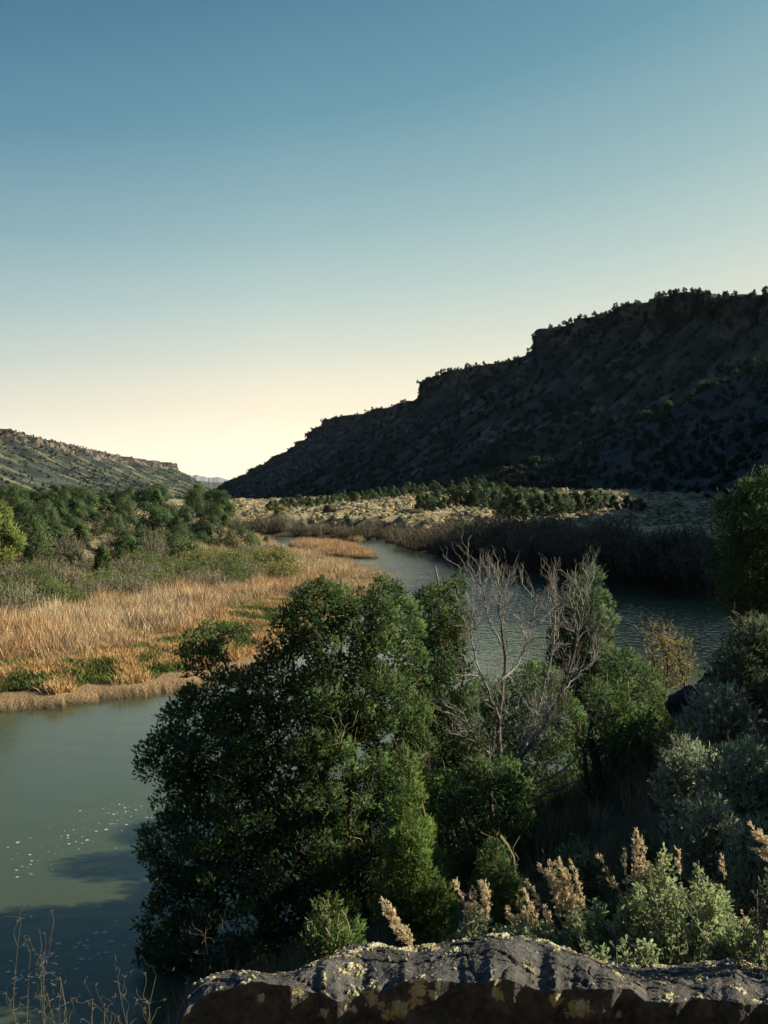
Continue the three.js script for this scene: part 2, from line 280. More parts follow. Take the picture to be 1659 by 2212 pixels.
{ // the far mesa seen through the gap, and the mountains beyond
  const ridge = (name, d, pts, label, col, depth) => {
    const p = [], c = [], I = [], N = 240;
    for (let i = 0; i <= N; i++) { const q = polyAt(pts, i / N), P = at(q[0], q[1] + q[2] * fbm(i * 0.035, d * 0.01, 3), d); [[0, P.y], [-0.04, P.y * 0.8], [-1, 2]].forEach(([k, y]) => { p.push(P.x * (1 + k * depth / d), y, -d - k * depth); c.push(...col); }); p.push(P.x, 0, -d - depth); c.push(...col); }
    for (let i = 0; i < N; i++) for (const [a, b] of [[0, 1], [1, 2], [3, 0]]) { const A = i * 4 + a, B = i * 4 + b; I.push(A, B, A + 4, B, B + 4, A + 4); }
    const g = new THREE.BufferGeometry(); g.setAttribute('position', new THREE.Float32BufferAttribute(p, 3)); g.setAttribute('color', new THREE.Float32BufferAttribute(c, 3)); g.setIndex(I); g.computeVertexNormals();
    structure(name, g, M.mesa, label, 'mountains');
  };
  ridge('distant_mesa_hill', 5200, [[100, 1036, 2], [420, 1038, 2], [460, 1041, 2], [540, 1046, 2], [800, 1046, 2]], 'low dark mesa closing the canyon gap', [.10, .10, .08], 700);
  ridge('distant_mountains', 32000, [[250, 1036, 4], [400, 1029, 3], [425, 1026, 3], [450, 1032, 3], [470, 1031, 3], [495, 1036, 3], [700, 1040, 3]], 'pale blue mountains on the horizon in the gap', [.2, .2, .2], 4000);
}
scene.fog = new THREE.FogExp2(new THREE.Color().setRGB(.62, .82, 1), 0.000011);

// ---------------------------------------------------------------- plants: generators
const rand3 = (rng) => { const z = rng() * 2 - 1, q = rng() * 2 * Math.PI, r = Math.sqrt(1 - z * z); return V(r * Math.cos(q), z, r * Math.sin(q)); };
const vary = (c, rng, k = 0.3) => { const f = 1 + (rng() - 0.5) * 2 * k, h = (rng() - 0.5) * k * 0.5; return [c[0] * f * (1 + h), c[1] * f, c[2] * f * (1 - h)]; };
function spray(Lf, p, dir, len, n, w, col, rng, spread = 0.75, body = null) {   // a small twig tip: n narrow leaflets along a direction
  for (let k = 0; k < n; k++) {
    const d = rand3(rng).multiplyScalar(spread).add(dir).normalize(), a = p.clone().addScaledVector(dir, len * 0.55 * (k / n)), s = rand3(rng).cross(d).normalize().multiplyScalar(w * (0.6 + 0.7 * rng()));
    Lf.tri(a.clone().sub(s), a.clone().add(s), a.clone().addScaledVector(d, len * (0.4 + 0.4 * rng())), col, body);
  }
}
function clump(Lf, c, r, n, len, leaflets, w, col, rng, up = 0.5) {   // a rounded tuft of sprays
  const own = vary(col, rng, 0.22);
  for (let k = 0; k < n; k++) {
    const q = rand3(rng), rr = r * Math.pow(rng(), 0.4); q.y *= 0.85;
    spray(Lf, c.clone().addScaledVector(q, rr * 0.85), q.clone().multiplyScalar(0.8).add(V(0, up, 0)).add(rand3(rng).multiplyScalar(0.5)).normalize(), len, leaflets, w, vary(own, rng, 0.25), rng, 0.75, q.clone().add(V(0, .12, 0)).normalize());
  }
}
function limbPath(a, b, rng, bend = 0.15, n = 7, droop = 0) {   // a crooked path from a to b that leaves upward
  const len = a.distanceTo(b), out = [], o1 = rand3(rng).multiplyScalar(len * bend), o2 = rand3(rng).multiplyScalar(len * bend * 0.7);
  for (let i = 0; i <= n; i++) { const t = i / n, q = a.clone().lerp(b, t); q.addScaledVector(o1, Math.sin(Math.PI * t)).addScaledVector(o2, Math.sin(2 * Math.PI * t)); q.y += len * droop * Math.sin(Math.PI * t); if (i > 0 && i < n) q.addScaledVector(rand3(rng), len * 0.012); out.push(q); }
  return out;
}
const taper = (n, a, b) => Array.from({ length: n }, (_, i) => mix(a, b, Math.pow(i / (n - 1), 0.8)));
// A tree whose crown fills a traced outline, given its own distance and thickness; limbs run from the foot to the clumps.
function outlineTree(o) {
  const rng = rngOf(o.seed), base = o.base, Lf = new Leaves(), Tr = new Tubes(), Br = new Tubes();
  const pts = o.poly.map(([u, v]) => at(u, v, o.d)), poly = pts.map((p) => [p.x, p.y]);
  let x0 = 1e9, x1 = -1e9, y0 = 1e9, y1 = -1e9; for (const [x, y] of poly) { x0 = Math.min(x0, x); x1 = Math.max(x1, x); y0 = Math.min(y0, y); y1 = Math.max(y1, y); }
  const clumps = [];
  for (let tries = 0; tries < 160000 && clumps.length < o.clumps; tries++) {
    const x = mix(x0, x1, rng()), y = mix(y0, y1, rng()), e = -sdf(poly, x, y);
    const r = o.r * (0.6 + 0.7 * rng()); if (e < r * 0.55) continue;
    const half = Math.min(o.deep, 0.35 + e * 0.9), z = (rng() * 2 - 1) * half;
    if (o.gaps && n3(x * 1.1 + o.seed, y * 1.1, z * 0.9) > o.gaps && e > 0.2) continue;
    const c = V(x, y, -o.d + z);
    if (clumps.some((q) => q.c.distanceTo(c) < (q.r + r) * (o.pack ?? 0.5))) continue;
    clumps.push({ c, r });
  }
  // main stems
  const stems = [], stemPts = [];
  for (const [u, v, dz, r0] of o.stems) {
    const end = at(u, v, o.d + (dz ?? 0)), path = limbPath(base.clone().add(V((rng() - .5) * 0.3, -0.15, (rng() - .5) * 0.3)), end, rng, 0.1, 12, 0.04), rad = taper(path.length, r0 ?? 0.1, 0.018);
    Tr.add(path.map((p) => p.clone().sub(base)), rad, vary(o.bark, rng, 0.2), 8); stems.push(path);
    path.forEach((p, i) => stemPts.push({ p, r: rad[i], s: i / path.length }));
  }
  clumps.sort((a, b) => a.c.distanceTo(base) - b.c.distanceTo(base));
  for (const { c, r } of clumps) {
    let best = stemPts[0], bd = 1e9; for (const s of stemPts) { const d = s.p.distanceTo(c) + (s.p.y > c.y ? 0.8 : 0) + (s.s < 0.2 ? 0.6 : 0); if (d < bd) { bd = d; best = s; } }
    const path = limbPath(best.p, c, rng, 0.14, 6, 0.05), rr = Math.min(best.r * 0.7, 0.012 + 0.012 * bd), rad = taper(path.length, rr, 0.006);
    const col = rng() < (o.pale ?? 0.3) ? vary(o.palebark ?? [.3, .25, .18], rng, 0.2) : vary(o.bark, rng, 0.25);
    Br.add(path.map((p) => p.clone().sub(base)), rad, col, 5);
    path.forEach((p, i) => { if (i > 1) stemPts.push({ p, r: rad[i], s: 0.5 }); });
    for (let k = 0; k < (o.twigs ?? 4); k++) { const s = path[3 + Math.floor(rng() * 3)], e = s.clone().addScaledVector(rand3(rng).add(V(0, .5, 0)), r * (0.7 + rng() * 0.9)); const q = limbPath(s, e, rng, 0.2, 3); Br.add(q.map((p) => p.clone().sub(base)), taper(4, 0.006, 0.0025), rng() < 0.5 ? vary(o.palebark ?? [.3, .25, .18], rng, .2) : col, 3); }
    if (rng() < (o.bare ?? 0)) continue;
    clump(Lf, c.clone().sub(base), r, Math.round(o.sprays * (r / o.r) ** 2), o.len, o.leaflets ?? 5, o.w ?? 0.008, o.color, rng, o.up ?? 0.5);
  }
  const t = thing(o.name, o.label, o.category ?? 'tree', base, o.group);
  part('trunk', Tr.geo(), M.bark, t); part('branches', Br.geo(), M.bark, t); part('crown', Lf.geo(), M.leaf, t);
  return t;
}
// Trees seen from afar: local, standing on the origin, about one metre per unit of height h
function farTree(name, seed, h, w, n, leaf, color, o = {}) {
  const rng = rngOf(seed), Lf = new Leaves(), Tr = new Tubes();
  const stems = o.stems ?? 3, ends = [];
  for (let k = 0; k < stems; k++) { const e = V((rng() - .5) * w * 0.6, h * (0.55 + 0.3 * rng()), (rng() - .5) * w * 0.6), p = limbPath(V(0, -0.3, 0), e, rng, 0.1, 5); Tr.add(p, taper(6, h * 0.03, h * 0.008), vary([.12, .095, .07], rng), 5); ends.push(...p.slice(2)); }
  const lobes = o.lobes ?? 16;
  for (let k = 0; k < lobes; k++) {
    const t = (k + rng()) / lobes, prof = o.cone ? (1 - t) * 0.9 + 0.12 : Math.sin(Math.PI * (0.14 + 0.80 * t)) * 1.05, q = rng() * 2 * Math.PI, rad = w * 0.5 * prof * (0.45 + 0.55 * Math.sqrt(rng()));
    const c = V(Math.cos(q) * rad, h * (0.10 + 0.80 * t), Math.sin(q) * rad), r = w * (o.cone ? 0.15 : 0.2) * (0.7 + 0.6 * rng());
    const own = vary(color, rng, 0.25);
    for (let i = 0; i < n / lobes; i++) { const z = rand3(rng), a = c.clone().addScaledVector(z, r * Math.pow(rng(), 0.35)), d = z.multiplyScalar(0.7).add(V(0, .5, 0)).add(rand3(rng).multiplyScalar(.5)).normalize(), s = rand3(rng).cross(d).normalize().multiplyScalar(leaf * 0.35), body = a.clone().sub(c).multiplyScalar(1 / r).add(V(c.x, (c.y - h * .45) * .6, c.z).multiplyScalar(1.1 / w)).normalize(); Lf.tri(a.clone().sub(s), a.clone().add(s), a.clone().addScaledVector(d, leaf * (0.7 + 0.6 * rng())), vary(own, rng, 0.25), body); }
  }
  const t = new THREE.Group(); t.name = name;
  part('trunk', Tr.geo(), M.bark, t); part('crown', Lf.geo(), M.leaf, t);
  return t;
}
// Bushes of many upright wands: willow, reed clumps, bare brush
function wandBush(seed, h, w, wands, leaves, leaf, stemCol, leafCol, width = 0.012) {
  const rng = rngOf(seed), Lf = new Leaves(), St = new Leaves();
  for (let k = 0; k < wands; k++) {
    const q = rng() * 2 * Math.PI, r0 = w * 0.18 * Math.sqrt(rng()), lean = rng(), hh = h * (0.55 + 0.45 * rng()) * (1 - 0.35 * lean * lean);
    const a = V(Math.cos(q) * r0, -0.05, Math.sin(q) * r0), e = V(Math.cos(q) * (r0 + w * 0.5 * lean), hh, Math.sin(q) * (r0 + w * 0.5 * lean)), m = a.clone().lerp(e, 0.5).add(V(0, hh * 0.08, 0));
    const s = V(-Math.sin(q + rng() * 3), 0, Math.cos(q + rng() * 3)).multiplyScalar(width * (0.7 + .6 * rng())), col = vary(stemCol, rng, 0.3);
    St.tri(a.clone().sub(s), a.clone().add(s), m.clone().add(s), col); St.tri(a.clone().sub(s), m.clone().add(s), m.clone().sub(s), col); St.tri(m.clone().sub(s), m.clone().add(s), e, col);
    for (let i = 0; i < 3; i++) { const b = m.clone().lerp(e, rng()), t = b.clone().add(rand3(rng).multiplyScalar(h * 0.13)).add(V(0, h * 0.1, 0)); St.tri(b.clone().sub(s), b.clone().add(s), t, col); }
    for (let i = 0; i < leaves; i++) { const b = (rng() < 0.35 ? a : m).clone().lerp(e, 0.3 + 0.7 * rng()).add(rand3(rng).multiplyScalar(w * 0.05)), d = rand3(rng).add(V(0, .5, 0)).normalize(), z = rand3(rng).cross(d).normalize().multiplyScalar(leaf * 0.3); Lf.tri(b.clone().sub(z), b.clone().add(z), b.clone().addScaledVector(d, leaf), vary(leafCol, rng, 0.3)); }
  }
  return { stems: St, leaves: Lf };
}
function bushGroup(name, b) { const t = new THREE.Group(); t.name = name; part('stems', b.stems.geo(), M.matt, t); if (b.leaves.p.length) part('foliage', b.leaves.geo(), M.leaf, t); return t; }

// ---------------------------------------------------------------- left bank: junipers on the knolls
{
  const JUN = [.075, .115, .05];
  const protos = [0, 1, 2, 3].map((i) => farTree('knoll_juniper', 100 + i, 1, [1.05, 0.9, 1.2, 0.8][i], 3200, 0.055, [JUN, [.062, .1, .047], [.085, .12, .058], [.075, .12, .05]][i], { lobes: 22, stems: 3 }));
  const cones = [0, 1].map((i) => farTree('knoll_juniper', 120 + i, 1, 0.7, 3200, 0.05, [.08, .12, .05], { cone: true, lobes: 26, stems: 1 }));
  // [u, top, foot, width] in the picture
  const list = [[62, 1116, 1214, 95], [176, 1131, 1188, 50, 1], [224, 1175, 1280, 63, 1], [272, 1149, 1214, 63], [360, 1153, 1225, 70], [316, 1087, 1148, 95], [360, 1090, 1140, 48], [327, 1054, 1100, 42], [408, 1173, 1228, 75], [452, 1116, 1196, 72], [518, 1138, 1207, 66], [419, 1068, 1093, 22, 1], [460, 1087, 1118, 48], [195, 1024, 1066, 42], [158, 1039, 1082, 60], [110, 1062, 1104, 55], [33, 1078, 1118, 66], [96, 1080, 1118, 42], [228, 1076, 1118, 45, 1], [257, 1054, 1089, 42], [285, 1050, 1089, 38], [15, 1039, 1072, 46], [176, 1090, 1124, 55], [147, 1093, 1133, 55], [548, 1155, 1192, 32], [575, 1158, 1180, 22, 1], [20, 992, 1036, 60], [62, 1008, 1040, 44], [95, 1030, 1066, 40], [125, 1022, 1060, 34], [232, 1038, 1074, 36], [120, 1135, 1180, 60], [20, 1150, 1215, 60], [385, 1120, 1170, 46], [488, 1110, 1150, 36, 1], [305, 1048, 1085, 30], [345, 1110, 1150, 52], [205, 1105, 1140, 46], [270, 1108, 1142, 50], [60, 1050, 1088, 44], [430, 1150, 1195, 42], [130, 1083, 1112, 40]];
  { const r = rngOf(78); for (let i = 0; i < 34; i++) { const u = r() * 500, f = mix(1090, 1200, r()); list.push([u, f - 30 - 24 * r() - (f - 1090) * .12, f, 38 + 26 * r(), r() < .2 ? 1 : 0]); } }
  let used = 0; const rng = rngOf(5);
  for (const [u, top, foot, w, cone] of list) {
    const p = hit(u, foot, 30, 330), d = -p.z, h = (foot - top) / F * d, ww = w / F * d, src = cone ? cones[used % 2] : protos[used % 4];
    const o = src.clone(); o.name = numbered('knoll_juniper'); scene.add(o); o.position.copy(p); o.rotation.y = rng() * 6.28;
    const k = cone ? 0.7 : [1.05, 0.9, 1.2, 0.8][used % 4]; o.scale.set(ww / k, h, ww / k * 0.95); used++;
    tag(o, cone ? 'pointed dark green juniper among the rounded ones on the far bank knolls' : 'rounded dark green juniper on the far bank knolls', 'tree', 'junipers on the far bank knolls');
  }
}
{ // sage and low brush on the knolls
  const r = rngOf(77), g = farTree('x', 351, 1, 1.3, 260, 0.16, [1, 1, 1], { lobes: 9, stems: 1 }).children[1].geometry, list = [];
  for (let i = 0; i < 6000; i++) { const d = 50 + 150 * r(), x = -d * 0.46 + r() * d * 0.42, t = terrain(x, d); if (t.r !== 1 || t.s + 3 * fbm(x * .1, d * .1, 2) < 13.5) continue; const f = fbm(x * 0.1 + 9, d * 0.07, 3); if (r() > sm(-.2, .5, f)) continue; const s = 0.5 + 1.1 * r() * r(); list.push({ p: V(x, t.y - .05, -d), s: [s, s * .8, s], ry: r() * 6, c: vary(r() < .45 ? [.17, .155, .09] : [.085, .1, .055], r, .3) }); }
  stuff('knoll_brush', g, M.leaf, list, 'low grey-green brush covering the far bank knolls', 'brush');
}
{ // yellow-green cottonwood at the edge of the reed belt
  const p = hit(-12, 1252, 30, 200), d = -p.z, t = farTree('cottonwood_tree', 140, 1, 0.7, 5200, 0.05, [.14, .18, .05], { lobes: 30, stems: 4 });
  const h = (1252 - 1083) / F * d; t.scale.set(h * 0.8, h, h * 0.8); t.position.copy(p); t.name = numbered('cottonwood_tree'); scene.add(t); tag(t, 'yellow-green leafy cottonwood behind the reeds on the far bank', 'tree');
}
{ // willows and grey brush between reeds and junipers
  const kinds = [
    ['grey_willow_shrub', wandBush(201, 1, 1.1, 150, 6, 0.05, [.25, .215, .165], [.2, .205, .13], 0.006), 'grey half-bare willow shrub behind the reed belt', 'grey willows behind the reeds'],
    ['green_willow_shrub', wandBush(202, 1, 1.2, 130, 22, 0.055, [.16, .135, .09], [.145, .19, .07], 0.006), 'soft green willow shrub behind the reed belt', 'green willows behind the reeds'],
    ['yellow_willow_shrub', wandBush(203, 1, 1.3, 130, 24, 0.055, [.18, .15, .08], [.24, .25, .09], 0.006), 'yellow-green willow shrub below the junipers', 'yellow-green willows behind the reeds'],
  ].map(([n, b, l, g]) => [bushGroup(n, b), l, g]);
  const list = [[100, 1190, 1268, 70, 0], [150, 1205, 1300, 80, 0], [48, 1250, 1350, 100, 0], [110, 1252, 1335, 90, 1], [190, 1240, 1310, 70, 0], [240, 1235, 1300, 80, 1], [300, 1228, 1295, 90, 1], [350, 1232, 1290, 80, 1], [400, 1225, 1285, 80, 0], [430, 1186, 1250, 80, 2], [472, 1178, 1242, 76, 2], [505, 1188, 1250, 70, 1], [560, 1180, 1236, 60, 2], [530, 1200, 1262, 90, 0], [455, 1225, 1280, 90, 0], [585, 1190, 1240, 50, 0], [331, 1135, 1226, 60, 0], [15, 1290, 1365, 70, 0], [70, 1215, 1290, 80, 1], [200, 1190, 1262, 60, 0], [370, 1205, 1262, 60, 1], [270, 1205, 1262, 60, 0], [600, 1178, 1222, 40, 1], [290, 1190, 1240, 60, 2], [490, 1215, 1275, 80, 1], [-30, 1240, 1330, 90, 1], [150, 1150, 1210, 60, 0], [20, 1200, 1270, 70, 0], [230, 1155, 1200, 40, 0]];
  const rng = rngOf(6);
  for (let i = 0; i < 44; i++) { const u = rng() * 600, f = mix(1322, 1236, u / 600) + (rng() - .5) * 50; list.push([u, f - 42 - 30 * rng(), f, 60 + 34 * rng(), [0, 0, 1, 1, 2][Math.floor(rng() * 5)]]); }
  for (const [u, top, foot, w, k] of list) {
    const p = hit(u, foot, 30, 260), d = -p.z, [src, label, group] = kinds[k], o = src.clone(); o.name = numbered(src.name); scene.add(o); o.position.copy(p); o.rotation.y = rng() * 6.28;
    const h = (foot - top) / F * d, ww = w / F * d / 1.05; o.scale.set(ww, h, ww); tag(o, label, 'shrub', group);
  }
}
{ // reeds, straw and grass: what nobody could count
  const rng = rngOf(7), blades = (seed, n, h, w, width, bend) => { const r = rngOf(seed), Lf = new Leaves(); for (let k = 0; k < n; k++) { const q = r() * 6.28, rr = w * Math.sqrt(r()), a = V(Math.cos(q) * rr, -0.05, Math.sin(q) * rr), hh = h * (0.5 + 0.5 * r()), e = a.clone().add(V((r() - .5) * bend, hh, (r() - .5) * bend)), m = a.clone().lerp(e, 0.55).add(V((r() - .5) * bend * .2, hh * 0.06, 0)), s = V(Math.cos(r() * 6), 0, Math.sin(r() * 6)).multiplyScalar(width), c = [0.75 + .5 * r(), 0.75 + .5 * r(), 0.75 + .5 * r()].map((x, i, a) => mix(x, a[0], 0.7)); Lf.tri(a.clone().sub(s), a.clone().add(s), m.clone().add(s), c); Lf.tri(a.clone().sub(s), m.clone().add(s), m.clone().sub(s), c); Lf.tri(m.clone().sub(s), m.clone().add(s), e, c); } return Lf.geo(); };
  const reed = blades(301, 60, 1, 0.42, 0.0045, 0.75), tuft = blades(302, 30, 1, 0.5, 0.022, 1.0);
  const reeds = [], straw = [], grass = [];
  for (let i = 0; i < 60000; i++) {
    const d = 36 + 150 * Math.pow(rng(), 1.7), x = -d * 0.46 + rng() * (d * 0.46 + 4), t = terrain(x, d);
    if (t.r === 3) { if (t.s > 0.35) reeds.push({ p: V(x, t.y, -d), s: [1.3, (0.45 + 0.9 * rng()) * (.8 + .8 * fbm(x * .4, d * .4, 2)), 1.3], ry: rng() * 6, tx: (rng() - .5) * .3, c: vary(rng() < .2 ? [.22, .17, .11] : [.46, .31, .17], rng, .3) }); else if (t.s > 0.05) grass.push({ p: V(x, t.y, -d), s: [.5, .3, .5], ry: rng() * 6, c: vary([.10, .125, .035], rng, .3) }); continue; }
    if (t.r !== 1) continue;
    const f = fbm(x * 0.12, d * 0.08, 3), s = t.s + 4 * f, far = sm(60, 100, d);
    const dens = sm(mix(6.0, 0.8, far), mix(9, 2.5, far), s) * (1 - sm(11.5 + 4 * far, 15 + 4 * far, s)) * (0.45 + 0.55 * sm(-.35, .1, fbm(x * 0.5, d * 0.3, 3)));
    if (rng() < dens) { const red = clamp(.5 + 1.1 * fbm(x * .13 + 5, d * .06, 3) + .5 * (rng() - .5)), tall = .75 + .7 * sm(-.4, .4, fbm(x * .3 + 2, d * .2, 3)), old = rng() < .16; reeds.push({ p: V(x, t.y, -d), s: [1.2 + rng(), tall * (0.7 + 0.8 * rng() ** 1.5) * mix(0.7, 1, sm(8, 13, s)), 1.2 + rng()], ry: rng() * 6, tx: (rng() - .5) * .35, tz: (rng() - .5) * .35, c: vary(old ? [.2, .155, .115] : mixc([.47, .325, .175], [.46, .385, .25], red), rng, .25) }); }
  }
  for (let i = 0; i < 30000; i++) {
    const d = 34 + 34 * rng(), x = -d * 0.46 + rng() * (d * 0.46 + 3), t = terrain(x, d); if (t.r !== 1 || t.s < 1.1) continue;
    const f = fbm(x * 0.5, d * 0.25, 4), g = fbm(x * 0.11 + 40, d * 0.11, 4), s = t.s + f * 2; if (s > 14 || s < 1.3) continue;
    if (rng() > sm(1.3, 2.8, s)) continue;
    if (f + 0.25 * g + 0.3 * (rng() - .5) > 0.05) straw.push({ p: V(x, t.y, -d), s: [.4 + .3 * rng(), .22 + .33 * rng(), .4 + .3 * rng()], ry: rng() * 6, c: vary([.47, .32, .155], rng, .22) });
    else grass.push({ p: V(x, t.y, -d), s: [.5 + .4 * rng(), .22 + .25 * rng(), .5 + .4 * rng()], ry: rng() * 6, c: vary([.10, .135, .045], rng, .3) });
  }
  stuff('reeds', reed, M.matt, reeds, 'belt of orange-brown dry reeds along the far bank and island', 'reeds');
  stuff('dry_grass', tuft, M.matt, straw, 'pale straw-coloured dry grass in front of the reeds', 'grass');
  stuff('green_grass', tuft, M.matt, grass, 'short green grass along the sandy water edge', 'grass');
}
// ---------------------------------------------------------------- sage flat and far bank
{
  const rng = rngOf(8), mound = (seed, n, leaf) => { const r = rngOf(seed), Lf = new Leaves(); for (let i = 0; i < n; i++) { const z = rand3(r); z.y = Math.abs(z.y); const a = V(z.x * .5, z.y * .62, z.z * .5).multiplyScalar(0.6 + .4 * r()), d = z.clone().add(V(0, .6, 0)).add(rand3(r).multiplyScalar(.6)).normalize(), s = rand3(r).cross(d).normalize().multiplyScalar(leaf * .4), c = 0.7 + .6 * r(); Lf.tri(a.clone().sub(s), a.clone().add(s), a.clone().addScaledVector(d, leaf), [c, c, c], z.clone().add(V(0, .3, 0)).normalize()); } return Lf.geo(); };
  const sageGeo = mound(310, 120, 0.22), sage = [], tufts = [];
  for (let i = 0; i < 10000; i++) {
    const d = 120 + 330 * Math.pow(rng(), 1.1), x = -d * 0.2 + rng() * d * 0.62, t = terrain(x, d); if (t.r !== 2 || t.s < 5) continue;
    const f = fbm(x * 0.09, d * 0.05, 3) + 0.5 * n2(x * 0.5, d * .3); if (rng() > sm(-.15, .4, f)) { if (rng() < .3) tufts.push({ p: V(x, t.y, -d), s: [.8, .35 + .3 * rng(), .8], ry: rng() * 6, c: vary([.58, .45, .26], rng, .2) }); continue; }
    const s = 0.7 + 0.9 * rng() * rng(); sage.push({ p: V(x, t.y - .05, -d), s: [s * 1.3, s, s * 1.3], ry: rng() * 6, c: vary(rng() < .3 ? [.42, .35, .2] : [.27, .27, .19], rng, .25) });
  }
  stuff('sagebrush_cover', sageGeo, M.matt, sage, 'low grey-green sagebrush dotting the flat beyond the river', 'sagebrush');
  stuff('flat_dry_grass', sageGeo, M.matt, tufts, 'low tan dry grass between the sagebrush of the flat', 'grass');
  // willows along the far bank
  const bare = bushGroup('bank_willow_shrub', wandBush(320, 1, 1.3, 140, 6, 0.05, [.19, .155, .115], [.15, .14, .09], 0.007)), thick = bushGroup('thicket_willow_shrub', wandBush(321, 1, 1.4, 150, 8, 0.06, [.105, .095, .08], [.1, .1, .075], 0.008));  // same willow twice; the thicket copy has shade put into its colours
  const list = [[565, 1105, 1152, 50], [590, 1112, 1152, 50], [612, 1108, 1150, 44], [500, 1110, 1150, 60], [540, 1118, 1155, 50], [655, 1128, 1156, 40], [690, 1126, 1158, 44], [735, 1130, 1160, 50], [795, 1128, 1166, 46], [842, 1132, 1172, 40], [868, 1128, 1178, 56], [900, 1130, 1185, 64], [930, 1128, 1186, 64], [965, 1126, 1190, 70], [880, 1140, 1186, 50], [1000, 1124, 1190, 70], [640, 1138, 1158, 34], [760, 1138, 1164, 40]];
  for (const [u, top, foot, w] of list) { const p = hit(u, foot, 100, 300), d = -p.z, o = bare.clone(); o.name = numbered('bank_willow_shrub'); scene.add(o); o.position.copy(p); o.rotation.y = rng() * 6; const ww = w / F * d / 1.1; o.scale.set(ww, (foot - top) / F * d, ww); tag(o, 'pale bare willow shrub on the sunlit bank below the sage flat', 'shrub', 'willows along the sunlit far bank'); }
  for (let i = 0; i < 46; i++) {
    const t = i / 46, u = mix(950, 1560, t), row = i % 3, e = mix(1200, 1288, t) - row * 14 - 6 * rng(), p = hit(u + (rng() - .5) * 20, e, 50, 250), o = thick.clone(); if (terrain(p.x, -p.z).s < 0.6) continue;
    o.name = numbered('thicket_willow_shrub'); scene.add(o); o.position.copy(p); o.rotation.y = rng() * 6; const h = 3.1 + 1.5 * rng(), ww = 3.2 + 1.2 * rng(); o.scale.set(ww, h, ww); tag(o, 'willow shrub of the thicket at the water edge, with shade darkened into its colour', 'shrub', 'willows of the shaded thicket');
  }
  // junipers of the flat
  const ps = [0, 1, 2].map((i) => farTree('flat_juniper', 330 + i, 1, [0.9, 0.75, 1][i], 1100, 0.1, [[.065, .1, .05], [.07, .105, .055], [.06, .092, .048]][i], { lobes: 14, stems: 2, cone: i === 1 }));
  const spots = [];
  for (let i = 0; i < 26; i++) { const t = i / 26; spots.push([mix(580, 900, t) + rng() * 8, mix(1104, 1068, t) + (rng() - .5) * 6, 18 + rng() * 10]); }
  for (let i = 0; i < 20; i++) { const t = i / 20; spots.push([mix(900, 1160, t) + rng() * 10, mix(1070, 1046, t) + (rng() - .5) * 10, 20 + 10 * rng()]); }
  for (const q of [[905, 1102, 34], [922, 1104, 36], [940, 1100, 40], [958, 1102, 30], [975, 1092, 36], [1000, 1096, 44], [1018, 1098, 40], [1035, 1096, 46], [1052, 1094, 40], [1070, 1098, 40], [1085, 1118, 50], [1105, 1120, 54], [1122, 1122, 58], [1140, 1118, 50], [1160, 1122, 54], [1180, 1120, 56], [1200, 1116, 50], [1150, 1100, 44], [1100, 1092, 40], [1125, 1090, 38], [1220, 1112, 44], [1250, 1108, 40], [1275, 1104, 44], [1300, 1102, 40], [1325, 1104, 36], [1240, 1098, 36], [1190, 1090, 34], [1355, 1104, 34], [1060, 1078, 34], [1090, 1072, 30], [1030, 1074, 30], [1380, 1108, 30], [980, 1076, 26]]) spots.push(q);
  spots.forEach(([u, foot, hpx], i) => { const p = hit(u, foot, 140, 620), d = -p.z, o = ps[i % 3].clone(), h = clamp(hpx / F * d, 2.5, 7.5); o.name = numbered('flat_juniper'); scene.add(o); o.position.copy(p); o.rotation.y = rng() * 6; o.scale.set(h * .95, h, h * .95); tag(o, 'small dark juniper on the flat below the shaded mesa', 'tree', 'junipers on the flat below the shaded mesa'); });
  const yt = farTree('young_cottonwood_tree', 340, 1, .8, 900, .1, [.2, .21, .06], { lobes: 14 }); { const p = hit(604, 1118, 120, 400); yt.position.copy(p); yt.scale.setScalar(28 / F * -p.z); scene.add(yt); tag(yt, 'small yellow-green tree alone on the edge of the sage flat', 'tree'); }
  // trees of the mesas, too small and many to tell apart
  const blob = farTree('x', 350, 1, 1, 130, 0.3, [1, 1, 1], { lobes: 8, stems: 1 }), blobGeo = blob.children[1].geometry, far = [];
  const put = (m, n, j0, c, s0, s1) => { for (let i = 0; i < n; i++) { const p = m.sample(rng(), j0 + Math.floor(rng() * (m.n - 1 - j0))); far.push({ p: p.add(V((rng() - .5) * 6, -0.5, (rng() - .5) * 6)), s: s0 + (s1 - s0) * rng(), ry: rng() * 6, c: vary(c, rng, .3) }); } };
  put(rightMesa, 14000, 6, [.034, .048, .034], 1.0, 2.9); put(leftMesa, 6500, 6, [.034, .048, .034], 0.9, 2.6); put(spur, 8000, 7, [.034, .048, .034], 0.5, 2.4);
  stuff('mesa_juniper_cover', blobGeo, M.leaf, far, 'tiny dark junipers speckling the mesa slopes', 'trees');
  for (let i = 0; i < 34; i++) { const t = 0.62 + 0.33 * rng(), p = spur.sample(t, 6 + Math.floor(rng() * rng() * 12)), o = ps[i % 3].clone(), h = 3 + 2.4 * rng(); o.name = numbered('spur_juniper'); scene.add(o); o.position.copy(p).add(V(0, -0.4, 0)); o.scale.set(h, h, h); o.rotation.y = rng() * 6; tag(o, 'juniper standing along the crest of the spur below the shaded mesa', 'tree', 'junipers along the spur crest'); }
  for (let i = 0; i < 46; i++) { const t = 0.1 + 0.72 * rng(), p = rightMesa.sample(t, 5 + Math.floor(rng() * 2)), o = ps[i % 3].clone(), h = 2 + 2.2 * rng(); o.name = numbered('rim_juniper'); scene.add(o); o.position.copy(p).add(V(0, -0.4, 0)); o.scale.set(h * 1.1, h, h * 1.1); tag(o, 'small juniper silhouetted on the rim of the shaded mesa', 'tree', 'junipers along the rim of the shaded mesa'); }
}
